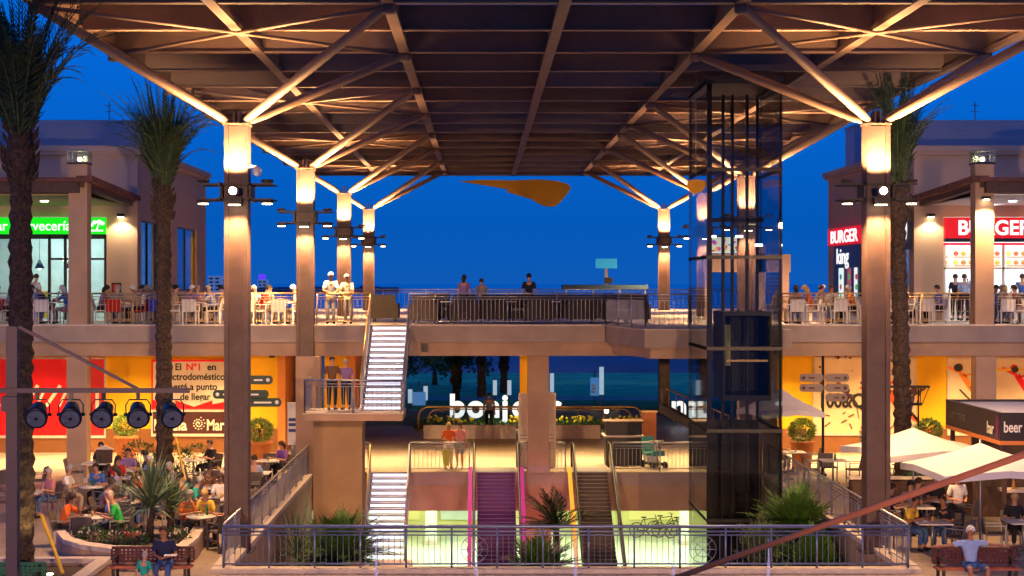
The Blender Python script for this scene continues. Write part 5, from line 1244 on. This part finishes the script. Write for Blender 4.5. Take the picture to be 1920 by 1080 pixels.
COL=dict(white=(.78,.75,.70),cream=(.7,.6,.42),blue=(.05,.13,.5),lightblue=(.30,.42,.70),navy=(.015,.02,.07),black=(.015,.015,.02),green=(.02,.45,.07),teal=(.02,.36,.28),orange=(.75,.14,.02),red=(.55,.02,.02),pink=(.62,.25,.24),grey=(.25,.24,.24),yellow=(.75,.48,.05),brown=(.16,.08,.04),purple=(.2,.08,.3),violet=(.25,.15,.35),denim=(.06,.12,.28),beige=(.45,.35,.24),striped=(.25,.35,.65))
HCOL=dict(brown=(.05,.025,.015),black=(.012,.01,.01),grey=(.35,.33,.30),white=(.7,.68,.62),blond=(.5,.33,.12),red=(.25,.06,.02))
def person(loc,rz,pose,shirt,bottom,hair,hk,label,group=None,tan=False,shorts=False,scale=1,seated_z=0):
    pm=posemesh(pose); t=bpy.data.objects.new('person',None); 
    sk=M['skin_tan'] if tan else M['skin']
    body=bpy.data.objects.new('person',pm['body']); C.objects.link(body); 
    if not pm['body'].materials: pm['body'].materials.append(M['skin'])
    bpy.data.objects.remove(t)
    def part(name,me,m):
        o=bpy.data.objects.new(name,me); C.objects.link(o); o.parent=body
        if not me.materials: me.materials.append(m)
        o.material_slots[0].link='OBJECT'; o.material_slots[0].material=m; return o
    body.material_slots[0].link='OBJECT'; body.material_slots[0].material=sk
    part('shirt',pm['shirt'],cm(COL[shirt])); part('shorts' if shorts else 'trousers',pm['shorts' if shorts else 'trousers'],cm(COL[bottom])); part('shoes',pm['shoes'],cm(COL['black'] if not shorts else COL['white']))
    if hk!='bald': part('hair' if hk!='cap' else 'cap',pm[hk],cm(HCOL[hair] if hair in HCOL else COL[hair],'hair'))
    part('face_features',pm['eyes'],M['dark'])
    body.location=loc; body.rotation_euler=(0,0,rz); body.scale=(scale,)*3
    tag(body,label,'person',group); return body
SIDE={0:'far',1:'far right',2:'right',3:'near right',4:'near',5:'near left',6:'left',7:'far left'}
def setting(where,x,y,z,tk,ck,seats,seed,group,tilt=0,dist=.62,items=True):
    """table with chairs at 45 degree slots; seats: {slot:None or (pose,shirt,bottom,hair,hk,extra)}"""
    r=random.Random(seed)
    table(tk,(x,y,z),'%s cafe table %s'%({'pale':'round pale','sq':'square pale','amber':'square amber'}[tk],where),group+' tables')
    if items: crockery(x+r.uniform(-.2,0),y+r.uniform(-.15,.1),z+.74,'the table '+where,r)
    for s,pp_ in seats.items():
        a=PI/2-s*PI/4; dx,dy=math.cos(a),math.sin(a); cx,cy=x+dx*dist,y+dy*dist; rz=a-PI/2+r.uniform(-.12,.12)
        k=ck
        if pp_ and len(pp_)>6: k=pp_[6]
        chair(k,(cx+dx*.06,cy+dy*.06,z),rz,'%s chair on %s side of table %s'%({'rattan':'dark woven','white':'white','red':'red backed','blue':'blue covered'}[k],SIDE[s],where),group+' chairs')
        if pp_:
            pose,sh,bt,hr,hk=pp_[:5]; ex=pp_[5] if len(pp_)>5 else {}
            d={'short':'short %s hair','long':'long %s hair','bald':'bald head%.0s','cap':'%s cap'}[hk]%hr
            person((cx,cy,z),rz,pose,sh,bt,hr,hk,'guest in %s, %s, %s side of table %s'%(sh,d,SIDE[s].replace(' ','-'),where),group+' guests',**ex)
GL='left plaza cafe'
def gx(px,py): D=gd(py); return P(px,py,D).x,D
x_,y_=-9.45,40.3
setting('nearest the rounded planter',-9.5,40.2,0,'pale','rattan',{6:('sit_chin','orange','black','brown','long',dict(tan=True)),1:('sit_chin','lightblue','denim','grey','short'),2:('sit_fwd','green','black','white','bald'),4:None},1,GL)
setting('behind the green shirted guest',-9.2,43.0,0,'pale','rattan',{6:('sit_fwd','pink','brown','brown','short'),2:('sit_fwd','white','denim','grey','short'),0:('sit','grey','black','brown','short'),4:None},2,GL)
setting('with blue shirts left of yucca',-10.9,46.2,0,'pale','rattan',{6:('sit','white','beige','grey','short'),0:('sit_fwd','blue','black','black','short'),3:None,2:('sit','lightblue','denim','brown','long')},3,GL)
setting('behind the yucca',-9.35,47.0,0,'sq','rattan',{2:('sit_fwd','grey','black','grey','short'),0:('sit','navy','black','brown','short'),6:None},4,GL)
setting('right of yucca with orange shirts',-6.85,40.3,0,'pale','rattan',{7:('sit_fwd','orange','black','grey','short'),0:('sit_fwd','yellow','brown','blond','long'),3:None,2:('sit','black','black','brown','short')},5,GL,dist=.7)
setting('left of the front left column',-7.0,43.6,0,'sq','rattan',{0:('sit','white','brown','brown','long'),6:('sit_fwd','teal','black','grey','short'),1:('sit','cream','beige','blond','short'),4:None},6,GL)
setting('of the teal shirted guest',-8.6,45.0,0,'pale','rattan',{6:('sit','red','denim','brown','short'),5:('sit_fwd','grey','denim','grey','short'),1:None,3:('sit','teal','black','black','short')},7,GL)
setting('below the black fascia board',-8.0,50.0,0,'sq','rattan',{1:('sit','white','grey','brown','bald',dict(tan=True)),6:None,4:None,2:None},8,GL)
setting('left of front column, further back',-7.3,47.6,0,'sq','rattan',{6:None,4:None,2:None},9,GL)
setting('against the court railing',-6.75,46.6,0,'pale','rattan',{0:('sit','lightblue','denim','black','short'),2:None,3:None,6:('sit_fwd','lightblue','black','brown','long')},10,GL,dist=.5) if False else None
setting('between column and court railing',-6.75,49.5,0,'sq','rattan',{6:('sit_fwd','white','beige','black','short'),0:None,4:('sit','lightblue','navy','brown','short')},11,GL,dist=.55)
setting('by side railing near stair pillar',-6.9,52.9,0,'sq','rattan',{6:('sit','pink','brown','blond','long'),0:None,1:('sit','purple','black','brown','long')},12,GL,dist=.58)
setting('near the brown menu stand',-10.9,50.2,0,'sq','rattan',{0:('sit','violet','black','black','short'),6:None,2:('sit','navy','black','black','short'),4:None},13,GL)
setting('at left edge beside the mast',-14.2,50.0,0,'sq','rattan',{0:('sit','blue','black','black','short'),4:None,2:None},14,GL)
setting('furthest back at far left',-12.2,52.2,0,'sq','rattan',{2:None,6:None,0:('sit','black','black','black','short')},15,GL)
setting('under the cream poster',-9.3,53.2,0,'sq','rattan',{1:('sit','black','black','brown','short'),6:None},16,GL)
setting('left of the blue shirted guests',-12.4,45.0,0,'sq','rattan',{1:('sit','pink','denim','grey','short'),6:None,4:None},17,GL)
setting('right of the teal shirted guest',-7.35,46.0,0,'sq','rattan',{1:('sit','white','beige','grey','short'),7:('sit_fwd','brown','black','brown','short'),5:None},18,GL,dist=.55)
setting('between yucca and slender palm',-10.3,48.3,0,'pale','rattan',{1:('sit','striped','denim','white','short'),7:('sit','red','black','brown','long')},19,GL)
t=thing('menu_stand','dark brown menu stand with small pale roof by the left pillar','stand',(P(197,0,52).x,52,0))
a=P(180,843,52); b_=P(210,868,52); MB().box(a.x,b_.x,52,52.1,b_.z,a.z).build('board',M['dark'],t); MB().box((a.x+b_.x)/2-.05,(a.x+b_.x)/2+.05,52.0,52.08,0,b_.z).build('post',M['dark'],t); g=MB(); g.xprism([(a.x-.05,a.z),(b_.x+.05,a.z),((a.x+b_.x)/2,a.z+.14)],51.98,52.14); g.build('roof',M['coping'],t)
# right plaza
GR='right plaza cafe'
setting('beside the right front column',10.75,39.3,0,'sq','rattan',{7:('sit_fwd','yellow','denim','brown','short',dict(tan=True)),1:('sit_fwd','black','denim','brown','short',dict(tan=True)),3:None},21,GR)
setting('second from right court railing',11.1,42.0,0,'sq','rattan',{6:('sit','navy','black','brown','short'),0:('sit','grey','black','black','long'),2:None},22,GR)
setting('in front of the kiosk counter',12.95,39.4,0,'sq','rattan',{0:('sit','black','black','blond','short'),2:('sit_fwd','striped','denim','brown','short'),6:None},23,GR)
setting('under the nearer parasol',12.1,43.2,0,'pale','rattan',{0:('sit','black','black','black','short'),6:('sit','grey','black','brown','short'),3:None},24,GR)
setting('by the beige fingerpost',11.3,53.0,0,'sq','rattan',{2:None,6:None,0:None},25,GR)
setting('near the topiary beside the lift',10.5,55.6,0,'sq','rattan',{7:('sit','pink','brown','brown','short'),2:None},26,GR)
setting('behind the hedge under parasols',13.3,51.5,0,'sq','rattan',{2:None,6:None,1:('sit','brown','black','brown','short')},27,GR)
person((11.75,40.7,0),.2,'hands','white','black','grey','short','standing waiter in white shirt and black trousers before the kiosk','right plaza staff',tan=True)
# hedge wall right
wall('planter_wall','dark low planter wall with pale coping behind the right cafe tables',[(10.3,15.5,46.0,46.2,0,.95,0)],M['dark']); MB
coping('wall_coping','thin pale coping on the dark planter wall at right',[(10.25,46.1),(15.5,46.1)],.3,.06,.952)
# parasols
M['canvas']=mat('white_canvas',(.80,.74,.66),.8,0,.04,1.5)
def parasol(label,x,y,s,zr,zp,rz):
    t=thing('parasol',label,'parasol',(x,y,0),rz)
    g=MB(); n=8; pts=[]
    for k in range(n):
        a=PI/4*k; rr=s*(1.0 if k%2 else .80); pts.append((rr*math.cos(a),rr*math.sin(a),zr-(0.12 if k%2 else 0)))
    c=(0,0,zp)
    vs=[c]; 
    for q in (.33,.66,1):
        for p in pts: vs.append((p[0]*q,p[1]*q,zp+(p[2]-zp)*q-.10*math.sin(PI*q)*(.6)))
    for p in pts: vs.append((p[0]*1.0,p[1]*1.0,p[2]-.16))
    f=[(0,1+k,1+(k+1)%n) for k in range(n)]
    for l in range(3): f+=[(1+l*n+k,1+(l+1)*n+k,1+(l+1)*n+(k+1)%n,1+l*n+(k+1)%n) for k in range(n)]
    g.add(vs,f); o=g.build('canvas',M['canvas'],t,False); md=o.modifiers.new('th','SOLIDIFY'); md.thickness=.01
    MB().tube((0,0,0),(0,0,zp+.08),.03).build('pole',M['grey'],t,False)
    for p in pts: MB().tube((0,0,zp-.35),(p[0]*.55,p[1]*.55,zp+(p[2]-zp)*.55-.09),.012,n=5).build('rib',M['grey'],t,False)
    MB().box(-.3,.3,-.3,.3,0,.07).build('base',M['grey'],t,False)
    return t
parasol('white parasol behind the right front column, further one of two',P(1712,0,43).x,43,1.95,2.2,2.66,.25)
parasol('white parasol nearest the kiosk with drooping corners',P(1838,0,38.5).x,38.5,2.0,2.22,2.70,.1)
parasol('pale parasol seen through the lift glass',P(1440,0,54).x+.4,54,1.5,2.35,3.0,.3)
# kiosk
t=thing('beer_kiosk','black bar kiosk with pale flat roof and white lettering at right','kiosk',(15,43.5,0))
kx0,kx1,ky0,ky1=12.9,17.5,41,45.8
g=MB(); g.box(kx0,kx1,ky0,ky0+.1,2.5,3.2); g.box(kx0,kx0+.1,ky0+.1,ky1,2.5,3.2); g.box(kx0+.1,kx1,ky1-.1,ky1,2.5,3.2); g.build('fascia',mat('black_fascia',(.02,.014,.013),.4,0,.2,3),t)
MB().box(kx0+.1,kx1,ky0+.1,ky1-.1,3.08,3.14).build('roof',mat('pale_kiosk_roof',(.6,.62,.68),.3,0,.05),t)
MB().box(kx0-.01,kx1,ky0-.01,ky1,2.4,2.5).build('soffit_trim',M['terra'],t)
for x,y in ((kx0+.1,ky0+.1),(kx0+.1,ky1-.2),(kx1-.2,ky0+.1)): MB().box(x,x+.1,y,y+.1,0,2.4).build('post',M['dark'],t)
MB().box(kx0+.5,kx1,ky0+1,ky0+1.4,0,1.1).build('counter',M['dark'],t); MB().box(kx0+.4,kx1,ky0+.9,ky0+1.5,1.1,1.16).build('worktop',M['coping'],t); MB().box(kx0+.6,kx1,ky1-.5,ky1-.4,0,2.3).build('back_wall',M['dark'],t)
text('beer',.38,M['white'],(12.98,ky0-.012,2.72),parent=t,ext=.004,off=.006,sx=.66)
text('bar',.42,mat('pale_lettering',(.6,.6,.5),.6,0,0),(kx0-.012,ky0+1.05,2.62),(R(90),0,R(-90)),parent=t,ext=.004,off=.008)
MB().box(kx0-.01,kx0-.002,ky0+.12,ky0+.32,2.55,3.1).build('purple_mark',mat('purple_mark',(.12,.01,.08),.5,0,0),t)
text('terraza',.34,mat('faint_lettering',(.13,.09,.08),.6,0,0),(kx0-.012,ky1-.3,2.75),(R(90),0,R(-90)),parent=t,ext=.004,sx=1.6)
light('AREA','kiosk_light',(15,43.5,2.35),45,YEL,.6)
r=random.Random(8)
for i in range(7):
    x=13.6+i*.42; o=MB().lathe((x,42.15,1.16),[(.04,0),(.04,.18),(.014,.24),(.014,.3)],8).build('bottle',M['bottle'] if i%2 else M['drink']); tag(o,'%s bottle on the kiosk counter, %s from the left'%('green' if i%2 else 'amber',['first','second','third','fourth','fifth','sixth','seventh'][i]),'bottle','bottles on the kiosk counter')
# benches
M['benchr']=mat('dark_red_bench_paint',(.07,.006,.012),.4,.1,.08,5); M['benchg']=mat('dark_green_bench_paint',(.005,.11,.06),.4,.1,.08,5); M['slat']=mat('reddish_seat_wood',(.34,.09,.05),.5,0,.15,8)
def bench(label,x,y,L,bm_,group):
    t=thing('bench',label,'bench',(x,y,0),0,group); nx=int(L/.085)
    g=MB(); h0,h1=.50,.84
    g.box(-L/2,L/2,.20,.225,h1-.06,h1); g.box(-L/2,L/2,.20,.225,h0,h0+.05)
    rows=3
    for i in range(nx+1):
        X_=-L/2+L*i/nx; g.box(X_-.022,X_+.022,.20,.225,h0+.05,h1-.06)
    for k in range(1,rows+1): zz=h0+.05+(h1-h0-.11)*k/(rows+1); g.box(-L/2,L/2,.198,.227,zz-.018,zz+.018)
    g.build('backrest',bm_,t,False)
    g=MB()
    for k in range(4): g.box(-L/2,L/2,-.22+.11*k,-.13+.11*k,.43,.46)
    g.build('seat',M['slat'] if bm_ is M['benchr'] else bm_,t,False)
    for X_ in (-L/2+.12,L/2-.12):
        MB().box(X_-.03,X_+.03,-.22,-.16,0,.43).build('leg',M['black'],t,False); MB().box(X_-.03,X_+.03,.2,.26,0,.8).build('leg',M['black'],t,False)
        MB().box(X_-.03,X_+.03,-.24,.2,.62,.66).build('armrest',M['black'],t,False)
    return t
bench('dark red perforated bench with a reading man at lower left',P(283,0,34.8).x,34.8,1.75,M['benchr'],'plaza benches'); bench('dark red bench with a man spreading his arms at lower right',P(1832,0,34.6).x,34.6,1.75,M['benchr'],'plaza benches'); bench('dark green perforated bench at the lower left corner',P(5,0,32.8).x,32.8,1.6,M['benchg'],'plaza benches')
person((P(310,0,34.8).x,34.75,0),0,'sit_read','navy','denim','brown','short','man in dark navy shirt reading on the lower left red bench',tan=True)
b=MB(); bx_=P(318,0,34.4).x
o=MB().box(bx_-.12,bx_+.14,34.38,34.56,.735,.75).build('open_book',M['white']); tag(o,'open white booklet held by the reading man on the bench','book')
person((P(272,0,34.2).x,34.1,-.28),PI*.9,'walk','teal','beige','grey','short','small child in pale teal top walking past the left red bench',scale=.66)
person((P(1822,0,34.6).x,34.55,0),.1,'sit_wide','lightblue','denim','white','cap','man in light blue shirt and white cap with arms spread on the bench',shorts=True,tan=True)
# walkway people
person((P(841,0,56.9).x,56.9,0),.25,'hands','orange','cream','blond','long','blond woman in orange top standing at the walkway railing with yellow bag',scale=.93,tan=True)
person((P(862,0,57.0).x,57.05,0),-.3,'stand','pink','grey','brown','long','woman in pink top and grey shorts beside the blond woman on the walkway',scale=.93,shorts=True)
t=thing('shopping_bag','yellow green shopping bag hanging beside the blond woman','bag',(P(837,0,56.7).x,56.7,.15))
g=MB(); g.add([(-.10,-.05,0),(.10,-.05,0),(.10,.05,0),(-.10,.05,0),(-.16,-.06,.55),(.14,-.06,.55),(.14,.06,.55),(-.16,.06,.55)],[(3,2,1,0),(4,5,6,7),(0,1,5,4),(1,2,6,5),(2,3,7,6),(3,0,4,7)]); g.build('body',mat('yellow_green_bag',(.5,.5,.03),.5,0,.1),t,False); g=MB(); g.path([(-.1,0,.55),(-.06,0,.72),(.05,0,.72),(.09,0,.55)],.012,6); g.build('handle',M['white'],t,False)
person((P(917,0,71).x,70.8,0),PI,'walk','grey','black','brown','short','man in grey jacket walking away before the giant white letters',scale=.98)
person((P(622,0,50.6).x,50.7,2.51),.3,'stand','brown','black','brown','short','person in brown jacket standing on the stair landing',scale=.95); person((P(648,0,50.7).x,50.9,2.51),-.2,'stand','violet','navy','grey','short','person in violet top standing on the stair landing',scale=.9)
# terrace railing pair
person((P(619,0,55.3).x,55.42,5.05),.15,'lean','white','grey','white','short','white haired man in white shirt leaning on the terrace railing',tan=True); person((P(652,0,55.3).x,55.45,5.05),-.15,'lean','cream','grey','white','cap','man in pale shirt and white cap leaning on the terrace railing',tan=True,scale=.96)
# terrace guests
GU='left terrace'; r=random.Random(77)
def upseat(where,x,y,ck,seats,seed,grp,tk='sq'): setting(where,x,y,5.03,tk,ck,seats,seed,grp,dist=.6)
sh=['white','grey','navy','lightblue','red','black','pink','cream','blue','brown','striped','orange','violet','beige','green']
hr=['brown','grey','black','blond','white']
rows=[(-17.6,57.2),(-15.9,57.6),(-14.9,56.7),(-12.5,57.0),(-11.2,57.6),(-9.9,56.8),(-8.0,57.3),(-6.9,56.6),(-17.0,60),(-12.0,60.2),(-10.2,60.5)]
wh=['furthest left on left terrace','upstairs left of left lantern pillar','behind the left lantern pillar','upstairs right of left lantern pillar','upstairs left of slender palm','upstairs right of slender palm','upstairs right of front left column','upstairs beside second left column','by the green signed restaurant','upstairs by the wall lamp','by left restaurant side window']
for i,((x,y),w) in enumerate(zip(rows,wh)):
    ck='white'
    def pr(force=None,k=None):
        a=(r.choice(['sit','sit_fwd','sit_chin']),force or r.choice(sh),r.choice(['black','denim','beige','grey']),r.choice(hr),r.choice(['short','short','long']),dict(tan=r.random()<.4))
        return a+((k,) if k else ())
    rc='red' if i in (0,1,2,3,4) else 'white'
    seats={2:pr(None,rc),6:pr(),4:(pr('white') if i in (6,) else None)}
    if i in (3,4): seats[4]=pr('grey','red')
    if i==4: seats[4]=('sit','blue','black','brown','short',{},'blue')
    if i in (0,1,5,6,8): seats[0]=pr()
    upseat(w,x,y,ck,seats,100+i,GU)
rows=[(10.7,56.7),(12.3,57.4),(13.9,56.8),(15.3,57.6),(17.9,56.9),(18.9,57.9),(20.1,56.9),(12.9,60.2),(15.0,60.4)]
wh=['upstairs just right of lift','upstairs second right of lift','upstairs left of right column','upstairs behind right column','upstairs right of right palm','below the menu boards upstairs','furthest right on right terrace','upstairs near the side sign','upstairs below the navy panel']
# keep clear of the right lantern pillar
for i,((x,y),w) in enumerate(zip(rows,wh)):
    seats={2:pr('orange' if i in (0,1) else None),6:pr('yellow' if i==0 else None),4:None if i%2 else pr('beige')}
    if i in (1,2,4,5): seats[0]=pr()
    upseat(w,x,y,'white',seats,200+i,'right terrace','amber' if i<3 else 'sq')
person((P(1807,0,61.5).x,61.4,5.02),PI,'stand','lightblue','navy','brown','short','customer in light blue shirt standing before the hamburger counter'); person((P(1793,0,61.8).x,61.9,5.02),PI,'stand','navy','black','black','short','customer in dark shirt standing before the hamburger counter')
person((P(1915,0,60.5).x,60.4,5.02),PI*.9,'stand','blue','navy','brown','short','customer in blue shirt at the far right of the upper terrace'); person((P(67,0,61).x,61,5.02),PI*.8,'stand','lightblue','black','brown','short','guest in light blue shirt standing by the green signed restaurant')
o=bush('potted_plant','dark green potted plant inside the hamburger restaurant front',P(1815,0,62.2).x,62.0,5.03,.3,.25,.75,260,71,cat='potted plant')
# easel
t=thing('menu_easel','dark framed menu easel before the bare pier of the left restaurant','easel',(P(218,0,61).x,61,5.03)); a=P(209,530,61); b_=P(227,550,61); MB().box(a.x,b_.x,61,61.05,b_.z,a.z).build('frame',M['dark'],t); MB().box(a.x+.06,b_.x-.06,60.98,60.999,b_.z+.06,a.z-.06).build('picture',M['pinkf'],t)
for x in (a.x+.03,b_.x-.03): MB().box(x-.02,x+.02,61.0,61.04,5.03,b_.z).build('leg',M['dark'],t)
# centre lounge: dark rattan armchairs
def sofa():
    t=thing('lounge_armchair','','armchair'); 
    MB().box(-.4,.4,-.35,.4,.12,.42).build('seat_base',M['rattan2'],t,False); MB().box(-.36,.36,-.33,.28,.42,.5).build('cushion',M['cush'],t,False); MB().box(-.42,.42,.3,.42,.42,.98).build('backrest',M['rattan2'],t,False)
    for s in (-1,1): MB().box(s*.45-.06,s*.45+.06,-.35,.42,.12,.66).build('armrest',M['rattan2'],t,False)
    for x in (-.38,.38):
        for y in (-.3,.36): MB().box(x-.03,x+.03,y-.03,y+.03,0,.12).build('leg',M['black'],t,False)
    return t
M['rattan2']=mat('dark_rattan',(.035,.025,.02),.7,0,.3,25,.3); M['cush']=mat('grey_cushion',(.16,.15,.15),.9,0,.1)
ordn=['first','second','third','fourth','fifth','sixth','seventh','eighth','ninth','tenth','eleventh','twelfth']
s1=None; k=0
for (px,D,rz) in ((722,60,3.1),(800,58,2.9),(830,60,.4),(868,58,3.3),(930,58.5,2.9),(975,59,.3),(1010,58,3.2),(1052,60,3.1),(1090,58.5,3.0),(1130,59.5,3.2),(1160,58,.2),(1192,58.5,3.1)):
    lb='dark rattan armchair on the central terrace, %s from the left'%ordn[k]
    if s1 is None: s1=sofa(); o=s1; o['label']=lb; o['group']='dark armchairs on the central terrace'; o.location=(P(px,0,D).x,D,5.03); o.rotation_euler=(0,0,rz)
    else: clone(s1,(P(px,0,D).x,D,5.03),rz,lb,'dark armchairs on the central terrace')
    k+=1
person((P(870,0,62).x,62,5.03),PI*.9,'stand','violet','navy','brown','long','dim standing figure in violet top on the central terrace, left one',scale=.98); person((P(903,0,62).x,62.3,5.03),PI*1.1,'stand','grey','navy','brown','short','dim standing figure in grey top on the central terrace, middle one',scale=.9); person((P(992,0,59.5).x,59.6,5.03),PI,'stand','black','black','black','short','dark silhouetted figure standing on the central terrace facing the sea')
for i,(px,D) in enumerate(((845,59),(950,59.4),(1030,59.2),(1110,59.6))): table('pale',(P(px,0,D).x,D,5.03),'round table among the dark rattan armchairs, %s from the left'%ordn[i],'central terrace tables')
